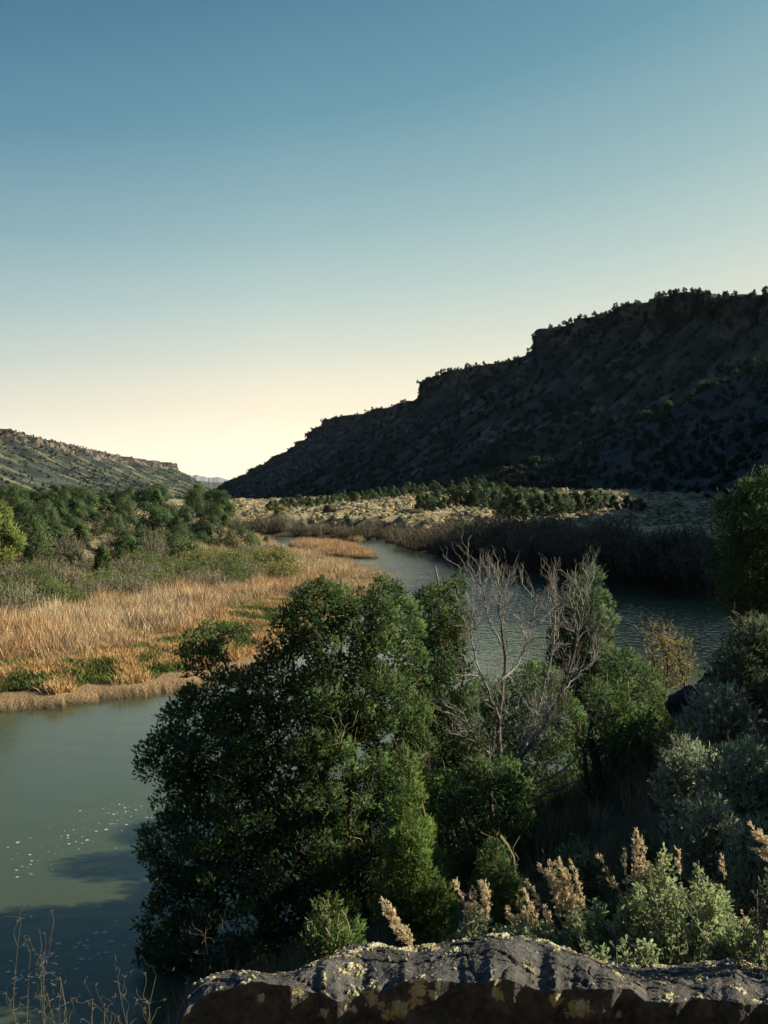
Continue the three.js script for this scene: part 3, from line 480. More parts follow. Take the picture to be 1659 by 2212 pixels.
// ---------------------------------------------------------------- boulders
function boulderGeo(seed, col, detail = 4) { const g = new THREE.IcosahedronGeometry(1, detail), p = g.attributes.position, c = [], q = V(0, 0, 0); for (let i = 0; i < p.count; i++) { q.fromBufferAttribute(p, i); const r = 1 + 0.35 * Math.round(3 * n3(q.x * .9 + seed, q.y * .9, q.z * .9)) / 3 + .14 * fbm3(q.x * 2 + seed, q.y * 2, q.z * 2, 4); q.multiplyScalar(r * 0.8); p.setXYZ(i, q.x, q.y, q.z); const f = 0.8 + 0.5 * fbm3(q.x * 3, q.y * 3, q.z * 3 + seed, 3); c.push(col[0] * f, col[1] * f, col[2] * f); } g.setAttribute('color', new THREE.Float32BufferAttribute(c, 3)); g.computeVertexNormals(); return g; }
{
  const gs = [1, 2, 3].map((i) => boulderGeo(i * 7, [.07, .062, .055])), rng = rngOf(9);
  const put = (u, v, w, label, group, near = 60) => { const p = hit(u, v, near, 400), d = -p.z, r = w / F * d / 2, m = new THREE.Mesh(gs[Math.floor(rng() * 3)], M.rock); m.name = numbered('boulder'); m.position.copy(p); m.position.y += r * 0.25; m.scale.set(r * 1.15, r * 0.85, r); m.rotation.set(0, rng() * 6, 0); scene.add(m); tag(m, label, 'boulder', group); };
  for (const [u, v, w] of [[402, 1108, 16], [415, 1112, 14], [424, 1104, 12], [432, 1118, 18], [444, 1112, 14], [438, 1128, 16], [410, 1122, 14], [396, 1118, 10], [420, 1132, 12], [450, 1126, 12], [360, 1078, 12], [352, 1084, 10]]) put(u, v, w, 'dark basalt block in the outcrop among the far bank junipers', 'basalt blocks of the outcrop');
  put(1011, 1118, 24, 'large dark boulder lying on the sage flat beside the junipers'); put(985, 1108, 11, 'small dark boulder lying on the sage flat near a larger one'); put(713, 1108, 30, 'low dark rock mound on the open sage flat');
  for (const [u, v, w] of [[1005 - 1, 1178, 18]]) put(838, 1173, 12, 'dark wet boulder at the river edge beside the island channel');
  put(868, 1180, 14, 'dark boulder at the foot of the bare bank willows');
}
// ---------------------------------------------------------------- foam on the water
{
  const rng = rngOf(10), s = new THREE.Shape(); for (let i = 0; i < 12; i++) { const a = i / 12 * 6.283, r = 0.5 * (0.7 + 0.5 * rng()); i ? s.lineTo(Math.cos(a) * r * 1.4, Math.sin(a) * r) : s.moveTo(Math.cos(a) * r * 1.4, Math.sin(a) * r); }
  const g = new THREE.ExtrudeGeometry(s, { depth: 0.12, bevelEnabled: true, bevelSize: 0.08, bevelThickness: 0.05, bevelSegments: 1 }); g.rotateX(-Math.PI / 2);
  const list = [], put = (u, v, size) => { const [x, d] = onLevel(u, v); if (sdf(river, x, d) > -0.2) return; list.push({ p: V(x, 0.004, -d), s: [size, size * 0.2, size * 1.2], ry: rng() * 6, c: [.5, .47, .38] }); };
  for (let i = 0; i < 100; i++) { const t = rng(); put(mix(15, 350, t), mix(1860, 1745, t) + (rng() + rng() - 1) * 60, 0.01 + 0.05 * rng() ** 4); }
  for (let i = 0; i < 40; i++) put(mix(210, 345, rng()), mix(1790, 1730, rng()), 0.012 + 0.04 * rng() ** 2);
  for (let i = 0; i < 130; i++) { const t = rng(); put(mix(10, 310, t), mix(2120, 2010, t) + (rng() + rng() - 1) * 55, 0.015 + 0.065 * rng() ** 2.5); }
  for (let i = 0; i < 50; i++) put(mix(900, 990, rng()), mix(1172, 1184, rng()), 0.15 + 0.3 * rng());
  for (let i = 0; i < 40; i++) put(mix(590, 640, rng()), mix(1176, 1186, rng()), 0.15 + 0.3 * rng());
  stuff('foam_flecks', g, M.plain, list, 'small white foam flecks drifting on the murky water', 'foam');
}
// ---------------------------------------------------------------- near slope: junipers
const foot = (x, d) => V(x, groundY(x, d), -d);
const GREEN_J = [.10, .165, .055], BARK = [.10, .082, .066];
outlineTree({ name: 'juniper_tree', label: 'largest juniper, wide dense crown leaning over the water behind the lichened rock', seed: 401, d: 17, deep: 1.7, base: foot(-0.7, 16.2),
  poly: [[585, 1310], [610, 1285], [660, 1258], [700, 1247], [760, 1258], [830, 1244], [888, 1258], [912, 1320], [925, 1400], [935, 1480], [930, 1560], [945, 1620], [960, 1700], [970, 1800], [950, 1900], [930, 2010], [800, 2060], [700, 2090], [560, 2130], [430, 2170], [335, 2160], [288, 2060], [285, 1985], [300, 1950], [335, 1925], [305, 1890], [290, 1830], [300, 1785], [345, 1762], [340, 1705], [305, 1665], [303, 1600], [345, 1560], [352, 1515], [388, 1495], [400, 1470], [385, 1405], [392, 1365], [435, 1342], [500, 1350], [522, 1378], [512, 1412], [480, 1432], [520, 1440], [555, 1432], [568, 1385], [580, 1350]],
  stems: [[740, 1300, .1, .11], [640, 1380, .5, .09], [450, 1400, .2, .07], [830, 1330, .6, .09], [420, 1560, -.2, .07], [380, 1830, -.3, .06], [560, 1600, -.4, .07], [760, 1600, -.5, .07], [850, 1750, -.6, .06], [380, 2030, -.5, .05]],
  clumps: 1060, r: 0.27, sprays: 92, len: 0.085, leaflets: 6, w: 0.012, color: GREEN_J, bark: BARK, gaps: 0.38, pack: 0.44, twigs: 4, pale: .4, bare: 0.06 });
outlineTree({ name: 'juniper_tree', label: 'thin-crowned juniper with bare stems showing, between the largest juniper and the grey dead tree', seed: 402, d: 18.6, deep: 0.9, base: foot(1.3, 18.6),
  poly: [[893, 1300], [915, 1262], [950, 1262], [965, 1238], [996, 1226], [1016, 1262], [1008, 1310], [1026, 1350], [1012, 1400], [1030, 1460], [1026, 1520], [1056, 1600], [1072, 1700], [1040, 1800], [900, 1800], [850, 1600], [862, 1480], [890, 1430], [880, 1370]],
  stems: [[985, 1262, 0, .06], [940, 1225, .2, .05], [1005, 1340, .2, .05], [945, 1420, .2, .05]], clumps: 210, r: 0.26, sprays: 95, len: 0.085, leaflets: 7, w: 0.0105, color: GREEN_J, bark: [.2, .165, .125], gaps: 0.4, pack: 0.45, pale: .7, bare: 0.12, twigs: 5 });
outlineTree({ name: 'juniper_tree', label: 'pointed feathery juniper standing behind the grey dead tree', seed: 403, d: 22, deep: 1.1, base: foot(4.7, 22), category: 'tree',
  poly: [[1262, 1198], [1292, 1240], [1318, 1300], [1330, 1350], [1322, 1420], [1360, 1500], [1350, 1600], [1250, 1620], [1190, 1500], [1185, 1400], [1205, 1320], [1235, 1250]],
  stems: [[1264, 1215, 0, .11], [1310, 1330, -.3, .05], [1220, 1380, .3, .05]], clumps: 150, r: 0.34, sprays: 85, len: 0.13, leaflets: 7, w: 0.012, color: [.10, .16, .075], bark: BARK, pack: 0.42, twigs: 2, up: 0.9 });
outlineTree({ name: 'juniper_tree', label: 'slender dark-trunked juniper rising beside the shaded grey brush', seed: 404, d: 15, deep: 1.1, base: foot(3.35, 14.8),
  poly: [[1255, 1500], [1310, 1462], [1365, 1478], [1392, 1530], [1400, 1590], [1440, 1620], [1470, 1720], [1440, 1850], [1410, 1950], [1300, 1960], [1190, 1900], [1230, 1780], [1250, 1700], [1238, 1580]],
  stems: [[1305, 1500, 0, .12], [1380, 1560, .3, .08], [1250, 1600, -.4, .07], [1420, 1700, .3, .06]], clumps: 120, r: 0.27, sprays: 95, len: 0.08, leaflets: 7, w: 0.0095, color: GREEN_J, bark: [.05, .043, .038], gaps: 0.3, pack: 0.45, bare: 0.1 });
outlineTree({ name: 'juniper_tree', label: 'low bushy juniper spreading at the foot of the grey dead tree', seed: 405, d: 13.4, deep: 1.0, base: foot(1.45, 13.2),
  poly: [[950, 1680], [985, 1650], [1060, 1636], [1120, 1655], [1165, 1700], [1155, 1790], [1200, 1860], [1190, 1960], [1100, 2000], [1000, 2010], [955, 1900]],
  stems: [[1060, 1670, 0, .1], [1130, 1720, .2, .07], [990, 1720, -.2, .07], [1130, 1850, -.4, .05]], clumps: 130, r: 0.24, sprays: 95, len: 0.075, leaflets: 7, w: 0.009, color: GREEN_J, bark: BARK, gaps: 0.42, pack: 0.42, bare: .05 });
outlineTree({ name: 'juniper_sapling', label: 'young bright green cone-shaped juniper in front of the largest juniper', seed: 406, d: 9, deep: 0.42, base: foot(0.28, 8.9),
  poly: [[882, 1590], [892, 1660], [915, 1700], [905, 1745], [945, 1800], [935, 1850], [980, 1905], [985, 2010], [850, 2015], [800, 1950], [835, 1900], [812, 1830], [850, 1790], [838, 1720], [868, 1690]],
  stems: [[884, 1700, 0, .016]], clumps: 190, r: 0.13, sprays: 50, len: 0.07, leaflets: 6, w: 0.0055, color: [.125, .195, .05], bark: [.14, .11, .07], palebark: [.2, .17, .1], pack: 0.36, twigs: 2, up: 1.0 });
outlineTree({ name: 'juniper_sapling', label: 'young bright green juniper bush between the seeding sagebrush and the low juniper', seed: 407, d: 8, deep: 0.35, base: foot(0.98, 7.9),
  poly: [[1075, 1790], [1095, 1850], [1120, 1900], [1135, 1980], [1110, 2030], [1030, 2030], [1020, 1950], [1045, 1870]],
  stems: [[1078, 1805, 0, .025]], clumps: 80, r: 0.12, sprays: 48, len: 0.065, leaflets: 6, w: 0.005, color: [.11, .175, .05], bark: [.14, .11, .07], palebark: [.2, .17, .1], pack: 0.38, twigs: 3, up: 0.9 });
outlineTree({ name: 'juniper_sapling', label: 'small juniper sprout showing just above the crest of the lichened rock', seed: 408, d: 5.2, deep: 0.2, base: foot(-0.32, 5.1),
  poly: [[690, 1960], [740, 1985], [790, 2010], [800, 2060], [690, 2070], [640, 2080], [650, 2010]],
  stems: [[710, 1985, 0, .012]], clumps: 26, r: 0.08, sprays: 36, len: 0.05, leaflets: 6, w: 0.004, color: [.10, .16, .045], bark: [.14, .11, .07], palebark: [.2, .17, .1], pack: 0.4, twigs: 3, up: 0.8 });
outlineTree({ name: 'juniper_tree', label: 'tall dark tree standing behind the shaded boulder', seed: 409, d: 24.5, deep: 1.8, base: foot(10.2, 24.5),
  poly: [[1640, 1000], [1610, 1032], [1585, 1060], [1545, 1085], [1538, 1150], [1552, 1220], [1542, 1290], [1575, 1340], [1640, 1370], [1760, 1380], [1880, 1330], [1900, 1200], [1860, 1060], [1760, 980], [1690, 975]],
  stems: [[1700, 1020, 0, .16], [1600, 1130, -.3, .1], [1590, 1280, .3, .1], [1800, 1100, .3, .12]], clumps: 230, r: 0.46, sprays: 95, len: 0.14, leaflets: 6, w: 0.014, color: GREEN_J, bark: BARK, pack: 0.45 });
outlineTree({ name: 'juniper_tree', label: 'broad green juniper filling the bank behind the trunk of the grey dead tree', seed: 410, d: 20, deep: 1.1, base: foot(2.6, 19.6),
  poly: [[1000, 1500], [1030, 1440], [1090, 1470], [1150, 1420], [1200, 1440], [1240, 1500], [1280, 1560], [1270, 1700], [1230, 1780], [1100, 1790], [1010, 1740], [990, 1620]],
  stems: [[1080, 1490, 0, .07], [1180, 1460, .2, .07], [1230, 1580, 0, .06], [1030, 1560, 0, .06]], clumps: 150, r: 0.32, sprays: 85, len: 0.1, leaflets: 6, w: 0.012, color: GREEN_J, bark: BARK, gaps: 0.42, pack: 0.42, bare: .08 });
outlineTree({ name: 'juniper_tree', label: 'rounded green juniper between the pointed feathery one and the yellow-leaved shrub', seed: 411, d: 17.5, deep: 1.0, base: foot(4.5, 17.4),
  poly: [[1296, 1470], [1330, 1385], [1375, 1410], [1420, 1470], [1470, 1510], [1490, 1600], [1460, 1720], [1330, 1740], [1290, 1600]],
  stems: [[1345, 1440, 0, .06], [1420, 1520, .2, .06], [1330, 1600, 0, .05]], clumps: 110, r: 0.3, sprays: 85, len: 0.095, leaflets: 6, w: 0.011, color: GREEN_J, bark: BARK, gaps: 0.45, pack: 0.42 });
// trees beside the frame whose shade falls on the brush
for (const [x, d, top, w, seed] of [[7.2, 6.6, 9.3, 3.0, 421], [7.8, 11.6, 9.4, 3.6, 422]]) {
  const h = top - groundY(x, d);
  const t = farTree('slope_juniper', seed, 1, 0.9, 9000, 0.045, GREEN_J, { lobes: 30, stems: 3 }); t.name = numbered('slope_juniper'); t.position.copy(foot(x, d)); t.scale.set(w / .9, h, w / .9); scene.add(t);
  tag(t, 'broad juniper on the near slope shading the brush', 'tree', 'junipers shading the near slope');
}
// ---------------------------------------------------------------- the grey dead tree
{
  const rng = rngOf(430), d0 = 18, base = at(1092, 1790, d0); base.y = groundY(base.x, d0);
  const t = thing('dead_tree', 'bare grey dead tree with many twisting branches', 'tree', base), GREY = [.3, .292, .268], DARKG = [.15, .135, .115];
  const path = (pts) => new THREE.CatmullRomCurve3(pts.map(([u, v, dz]) => at(u, v < 1560 ? 1560 - (1560 - v) * .82 : v, d0 + (dz ?? 0))));
  const limbs = [
    ['trunk', [[1092, 1800], [1085, 1700], [1078, 1600], [1082, 1500], [1092, 1420, .2], [1086, 1330, .2], [1078, 1240, .3], [1084, 1196, .3]], .14, DARKG],
    ['limb', [[1092, 1770], [1110, 1660, -.2], [1160, 1590, -.3], [1210, 1490, -.2], [1238, 1380], [1258, 1280], [1275, 1208]], .11, DARKG],
    ['limb', [[1080, 1560], [1055, 1480, -.3], [1030, 1400, -.4], [1015, 1300, -.4], [1022, 1260, -.4]], .05, GREY],
    ['limb', [[1085, 1450], [1120, 1400, .3], [1150, 1300, .4], [1160, 1220, .4]], .05, GREY],
    ['limb', [[1086, 1360], [1055, 1290, .2], [1045, 1210, .3], [1040, 1195, .3]], .035, GREY],
    ['limb', [[1130, 1630], [1160, 1540, .5], [1185, 1420, .7], [1200, 1290, .8], [1196, 1205, .8]], .06, GREY],
    ['limb', [[1095, 1730], [1150, 1700, -.5], [1220, 1660, -.7], [1280, 1590, -.6]], .06, DARKG],
    ['limb', [[1095, 1760], [1170, 1720, -.8], [1240, 1690, -1], [1320, 1640, -1]], .06, DARKG],
    ['limb', [[1075, 1640], [1030, 1600, -.4], [1000, 1530, -.6]], .04, GREY],
    ['limb', [[1215, 1480], [1260, 1420, .3], [1300, 1380, .4]], .03, GREY],
    ['limb', [[1080, 1680], [1130, 1600, -1], [1170, 1560, -1.3], [1230, 1540, -1.4]], .03, GREY],
  ];
  const branch = (T, p, dir, len, r, depth) => {
    const e = p.clone().addScaledVector(dir, len), q = limbPath(p, e, rng, 0.13, 4, 0.06); T.add(q, taper(5, r, r * 0.35), vary(rng() < .75 ? GREY : DARKG, rng, .25), depth > 1 ? 5 : 3);
    if (depth > 0) for (let k = 0; k < (depth > 1 ? 4 : 3); k++) { const s = q[1 + Math.floor(rng() * 4)]; branch(T, s, rand3(rng).multiplyScalar(.75).add(dir).add(V(0, .35, 0)).normalize(), len * (.4 + .3 * rng()), r * .5, depth - 1); }
  };
  for (const [name, pts, r, col] of limbs) {
    const cv = path(pts), T = new Tubes(), n = 16, r1 = r * .52, q = cv.getPoints(n).map((p) => p.sub(base).addScaledVector(rand3(rng), .02)); T.add(q, taper(n + 1, r1, .009), col, 8);
    const m = Math.round(cv.getLength() * 10); for (let k = 0; k < m; k++) { const i = 3 + Math.floor(rng() * (n - 3)), tan = q[Math.min(n, i + 1)].clone().sub(q[i - 1]).normalize(); branch(T, q[i], rand3(rng).multiplyScalar(.9).add(tan.multiplyScalar(.7)).add(V(0, .2, 0)).normalize(), .25 + .42 * rng(), Math.min(.009, r * .16 + .003), 2); }
    part(name, T.geo(), M.bark, t);
  }
}
// ---------------------------------------------------------------- shrubs of the shaded side
outlineTree({ name: 'yellow_shrub', category: 'shrub', label: 'thin yellow-leaved shrub at the river edge beside the shaded boulder', seed: 440, d: 19, deep: .6, base: foot(5.6, 19),
  poly: [[1395, 1385], [1425, 1340], [1455, 1345], [1490, 1385], [1505, 1430], [1490, 1480], [1430, 1500], [1390, 1470]],
  stems: [[1430, 1350, 0, .03], [1470, 1375, .2, .025], [1410, 1420, -.2, .02], [1490, 1440, 0, .02]], clumps: 44, r: .26, sprays: 17, len: .09, leaflets: 4, w: .014, color: [.2, .195, .06], bark: [.14, .11, .08], palebark: [.3, .24, .16], pack: .5, twigs: 7 });
const shade = [[1560, 1475, 1640, 150, 9.6, [.27, .33, .235], 'pale blue-grey sagebrush standing tall beside the shaded boulder'], [1490, 1600, 1760, 140, 8.6, [.27, .335, .21], 'dim grey-green brush beside the slender dark-trunked juniper'], [1610, 1590, 1800, 180, 7.6, [.27, .335, .21], 'dark shaded sagebrush below the pale blue-grey one'], [1530, 1720, 1900, 150, 6.8, [.27, .335, .21], 'dark shaded brush behind the largest leafy sagebrush'], [1640, 1760, 1960, 150, 6.0, [.27, .335, .21], 'darkest low brush under the shaded sagebrush'], [1590, 1400, 1520, 110, 13, [.12, .16, .085], 'dark bush crowding the shaded boulder'], [1400, 1800, 1980, 120, 7.6, [.12, .17, .07], 'dim green brush at the foot of the slender dark-trunked juniper'], [1250, 1830, 2000, 140, 7.2, [.12, .17, .07], 'dim green brush behind the seeding sagebrush'], [1640, 1330, 1450, 130, 16, [.12, .16, .085], 'dark bush under the tall dark tree'], [1470, 1560, 1680, 90, 11, [.13, .15, .06], 'thin yellowish brush between the boulder and the slender juniper']];
for (const [u, top, bot, w, d, col, label] of shade) {
  const b = at(u, bot, d), base = foot(b.x, d), hw = w / 2;
  outlineTree({ name: 'brush_shrub', category: 'shrub', label, seed: 450 + Math.round(u), d, deep: w / F * d * .4, base, poly: [[u - hw, bot], [u - hw * 1.05, mix(bot, top, .5)], [u - hw * .6, mix(bot, top, .85)], [u, top], [u + hw * .55, mix(bot, top, .9)], [u + hw, mix(bot, top, .5)], [u + hw, bot]],
    stems: [[u, top + 20, 0, .02], [u - hw * .6, mix(bot, top, .6), .1, .015], [u + hw * .6, mix(bot, top, .6), -.1, .015]], clumps: 80, r: .17 * d / 9, sprays: 42, len: .075 * d / 9, leaflets: 5, w: .007 * d / 9, color: col, bark: [.12, .1, .08], pack: .42, twigs: 3, pale: .1, palebark: [.2, .17, .13], up: .9 });
}
{ const g = boulderGeo(33, [.05, .047, .045], 14), m = new THREE.Mesh(g, M.rock), p = at(1548, 1440, 14.6); m.name = numbered('boulder'); m.position.copy(p); m.position.y = groundY(p.x, 14.6) + .35; m.scale.set(.75, .62, .7); scene.add(m); tag(m, 'dark shaded boulder beside the yellow-leaved shrub', 'boulder'); }

{ const g = boulderGeo(51, [.085, .083, .08], 12), m = new THREE.Mesh(g, M.rock); m.name = numbered('boulder'); m.position.set(3.3, groundY(3.3, 1.1) + .75, -1.1); m.scale.set(1.5, 1.9, 1.45); scene.add(m); tag(m, 'tall dark boulder added out of view to shade the ground before the lichened rock', 'boulder'); }  // out-of-view boulder, added to keep sun off the ground before the rock face

// ---------------------------------------------------------------- sagebrush behind the rock
function sagebrush(o) {
  const rng = rngOf(o.seed), base = foot(o.x, o.d), t = thing('sagebrush', o.label, 'sagebrush', base, o.group), St = new Tubes(), Lf = new Leaves();
  const local = (u, v, dz) => at(u, v, o.d + (dz ?? 0)).sub(base), [u0, u1, top, bot] = o.box, leaders = Array.from({ length: o.leaders ?? 15 }, () => ({ a: rng() * 2 - 1, z: rng() - .5, h: .62 + .46 * rng() }));
  for (let k = 0; k < o.stems; k++) {
    const ld = leaders[Math.floor(rng() * leaders.length)], s = rng(), a = clamp(ld.a + (rng() - .5) * .22, -1, 1), e = Math.sqrt(1 - a * a), u = (u0 + u1) / 2 + a * (u1 - u0) / 2, v = mix(bot, mix(bot, top, (.35 + .65 * e) * ld.h), .3 + .7 * Math.sqrt(s)), p = local(u, v, (ld.z + (rng() - .5) * .25) * .9 * (u1 - u0) / F * o.d * e);
    const q = limbPath(V((rng() - .5) * .06, 0.0, (rng() - .5) * .06), p, rng, .1, 6, .03); St.add(q, taper(7, .007, .0018), vary([.2, .165, .125], rng, .25), 4);
    const n = o.leaves; for (let i = 0; i < n; i++) { const f = 1 - Math.pow(rng(), 1.6) * .62, j = Math.min(5, Math.floor(f * 6)), c = q[j].clone().lerp(q[j + 1], f * 6 - j), out = rand3(rng).add(V(0, .55, 0)).normalize(), col = vary(o.color, rng, .25);
      const ln = .015 + .012 * rng(), w = rand3(rng).cross(out).normalize().multiplyScalar(.0058), b = c.addScaledVector(rand3(rng), .012), e2 = b.clone().addScaledVector(out, ln), body = b.clone().sub(q[j]).multiplyScalar(26).add(V(b.x, b.y * .6, b.z).multiplyScalar(1.2)).add(out.clone().multiplyScalar(.4)).normalize(); Lf.tri(b, e2.clone().sub(w), e2.clone().add(w), col, body); Lf.tri(e2.clone().sub(w), e2.clone().add(w), e2.clone().addScaledVector(out, .005), col, body); }
  }
  part('stems', St.geo(), M.bark, t); part('foliage', Lf.geo(), M.leaf, t);
  for (const h of o.heads ?? []) plume(t, local(h[0], h[1]), local(h[2], h[3]), h[4] ?? 1, rng);
  return t;
}
function plume(parent, a, e, dens, rng) {   // a dry seed stalk with crowded tan flakes
  const Lf = new Leaves(), len = a.distanceTo(e), q = limbPath(a, e, rng, .06, 6), dir = e.clone().sub(a).normalize(), T = new Tubes(); T.add(q, taper(7, .0028, .001), [.33, .25, .16], 4);
  const at2 = (f) => { const j = Math.min(5, Math.floor(f * 6)); return q[j].clone().lerp(q[j + 1], f * 6 - j); };
  const twigs = Math.round(len * 190 * dens);
  for (let k = 0; k < twigs; k++) { const f = .12 + .88 * rng(), p = at2(f), r = (.019 * Math.sin(Math.PI * clamp(.15 + f * .8)) + .008), end = p.clone().addScaledVector(dir, r * 1.3 * rng()).addScaledVector(rand3(rng), r * dens);
    T.add([p, end], [.0012, .0006], [.4, .3, .19], 3);
    for (let i = 0; i < 9; i++) { const b = p.clone().lerp(end, .3 + .7 * rng()).addScaledVector(rand3(rng), .004), d = rand3(rng).add(dir).normalize(), w = rand3(rng).cross(d).normalize().multiplyScalar(.0021), c = vary([.74, .62, .42], rng, .18); Lf.tri(b.clone().sub(w), b.clone().add(w), b.clone().addScaledVector(d, (.008 + .006 * rng())), c); } }
  const m = part('seed_head', Lf.geo(), M.leaf, parent); part('stalk', T.geo(), M.bark, m);
}
const SAGE_C = [.31, .375, .185];
sagebrush({ seed: 501, x: 1.14, d: 3.8, box: [1322, 1582, 1850, 2100], stems: 170, leaves: 85, color: SAGE_C, label: 'largest leafy sagebrush behind the rock, with a few pale seed stalks', heads: [[1390, 1920, 1376, 1795, 1], [1405, 1910, 1385, 1815, .8], [1345, 1930, 1290, 1845, .7], [1355, 1925, 1350, 1840, .6], [1470, 1900, 1462, 1835, .7], [1440, 1900, 1432, 1855, .4], [1565, 1900, 1558, 1848, .6], [1380, 1930, 1368, 1830, .8]] });
sagebrush({ seed: 502, x: 0.72, d: 3.75, box: [1190, 1312, 1935, 2090], stems: 90, leaves: 85, color: SAGE_C, label: 'sagebrush crowded with tall tan seed plumes beside the largest leafy one', heads: [[1240, 1985, 1190, 1862, 1], [1245, 1985, 1204, 1858, 1.2], [1235, 1980, 1176, 1875, .9], [1250, 1980, 1215, 1880, 1.2], [1225, 1990, 1160, 1862, .7], [1260, 1975, 1228, 1890, 1], [1262, 1960, 1232, 1862, .7], [1215, 1995, 1185, 1890, 1.1], [1248, 1992, 1222, 1900, 1], [1205, 2010, 1140, 1905, .6]] });
sagebrush({ seed: 503, x: 0.5, d: 3.8, box: [1085, 1200, 1985, 2070], stems: 64, leaves: 75, color: [.31, .365, .19], label: 'low sagebrush with arching seed plumes growing along the crest of the rock', heads: [[1160, 2020, 1130, 1920, .8], [1170, 2030, 1150, 1960, 1], [1140, 2020, 1100, 1965, .9], [1120, 2025, 1090, 1960, .7], [1190, 2030, 1176, 1960, .8], [1150, 2030, 1135, 1960, 1]] });
sagebrush({ seed: 504, x: 0.36, d: 3.75, box: [985, 1090, 1975, 2060], stems: 60, leaves: 75, color: [.31, .365, .19], label: 'small sagebrush with two upright seed plumes at the crest of the rock', heads: [[1020, 2010, 985, 1905, .8], [1030, 2010, 1024, 1920, 1], [1052, 2000, 1038, 1908, 1.1], [1055, 2010, 1050, 1930, .9], [1020, 2015, 1012, 1955, 1]] });
sagebrush({ seed: 505, x: 1.36, d: 3.6, box: [1545, 1670, 1985, 2085], stems: 70, leaves: 80, color: SAGE_C, label: 'low leafy sagebrush with one short seed stalk at the end of the rock', heads: [[1610, 2010, 1606, 1975, .6]] });
sagebrush({ seed: 506, x: 0.93, d: 3.5, box: [1290, 1420, 2030, 2090], stems: 34, leaves: 40, color: SAGE_C, label: 'sparse short sagebrush sprouts along the back edge of the rock', heads: [] });
sagebrush({ seed: 507, x: 1.55, d: 3.3, box: [1640, 1760, 1830, 2020], stems: 50, leaves: 40, color: [.15, .17, .11], label: 'sagebrush with a bent tan seed spray reaching over the low leafy one', heads: [[1700, 1860, 1622, 1785, 1], [1700, 1850, 1640, 1810, 1], [1700, 1880, 1630, 1830, .7]] });
{ const base = foot(0.12, 3.55), t = thing('seed_stalk', 'single leaning tan seed plume at the crest of the rock', 'dry grass', base), rng = rngOf(520), l = (u, v) => at(u, v, 3.5).sub(base); const T = new Tubes(); T.add([V(0, 0, 0), l(885, 2070), l(880, 2030)], [.004, .004, .003], [.33, .25, .16], 5); part('stem', T.geo(), M.bark, t); plume(t, l(892, 2058), l(832, 1948), 1.25, rng); plume(t, l(898, 2055), l(850, 1985), 1.2, rng); plume(t, l(888, 2058), l(862, 2000), 1.1, rng); }
// ---------------------------------------------------------------- twiggy stems over the water
for (const [u, top, bot, d, seed, label] of [[45, 1985, 2320, 7.5, 531, 'tall thin dead weed stem over the murky water'], [130, 2110, 2300, 6.6, 532, 'branching dry weed over the shaded water'], [255, 2120, 2300, 6.8, 533, 'single dry weed sprig over the shaded water'], [480, 1990, 2220, 8.5, 535, 'bare pale twig cluster below the largest juniper']]) {
  const rng = rngOf(seed), p = at(u, bot, d), base = foot(p.x, d), t = thing('dry_weed', label, 'weed', base), T = new Tubes(), C = [.13, .115, .085], tip = at(u, top, d).sub(base);
  for (let k = 0; k < 5; k++) { const e = tip.clone().multiplyScalar(k ? .72 + .25 * rng() : 1).add(k ? V((rng() - .5) * .5, 0, (rng() - .5) * .4) : V(0, 0, 0)), q = limbPath(V((rng() - .5) * .05, -.05, 0), e, rng, .05, 8); T.add(q, taper(9, .0045, .0018), vary(C, rng, .25), 4);
    for (let i = 0; i < 14; i++) { const s = q[4 + Math.floor(rng() * 5)], e2 = s.clone().add(rand3(rng).add(V(0, .7, 0)).multiplyScalar(.09 + .06 * rng())); T.add(limbPath(s, e2, rng, .15, 3), taper(4, .002, .0008), vary(C, rng, .25), 3); for (let j = 0; j < 3; j++) T.add([e2, e2.clone().add(rand3(rng).multiplyScalar(.03))], [.0018, .0008], vary([.17, .15, .1], rng, .2), 3); } }
  part('stems', T.geo(), M.bark, t);
}
// ---------------------------------------------------------------- grass and litter on the near slope
{
  const rng = rngOf(540), Lf = new Leaves(); for (let k = 0; k < 40; k++) { const q = rng() * 6.28, a = V(Math.cos(q) * .1 * rng(), -.03, Math.sin(q) * .1 * rng()), e = a.clone().add(V(Math.cos(q) * .2 * rng(), .2 + .25 * rng(), Math.sin(q) * .2 * rng())), s = V(-Math.sin(q), 0, Math.cos(q)).multiplyScalar(.004), c = [.8 + .4 * rng()]; Lf.tri(a.clone().sub(s), a.clone().add(s), e, [c[0], c[0], c[0]]); }
  const list = []; for (let i = 0; i < 5200; i++) { const d = 3.6 + 22 * rng(), x = -6 + 18 * rng(), t = terrain(x, d); if (t.r || t.s < .4) continue; list.push({ p: V(x, t.y, -d), s: .6 + rng(), ry: rng() * 6, c: vary(rng() < .5 ? [.22, .18, .1] : [.08, .095, .045], rng, .3) }); }
  stuff('slope_grass', Lf.geo(), M.matt, list, 'thin dry grass on the dark slope under the trees', 'grass');
}
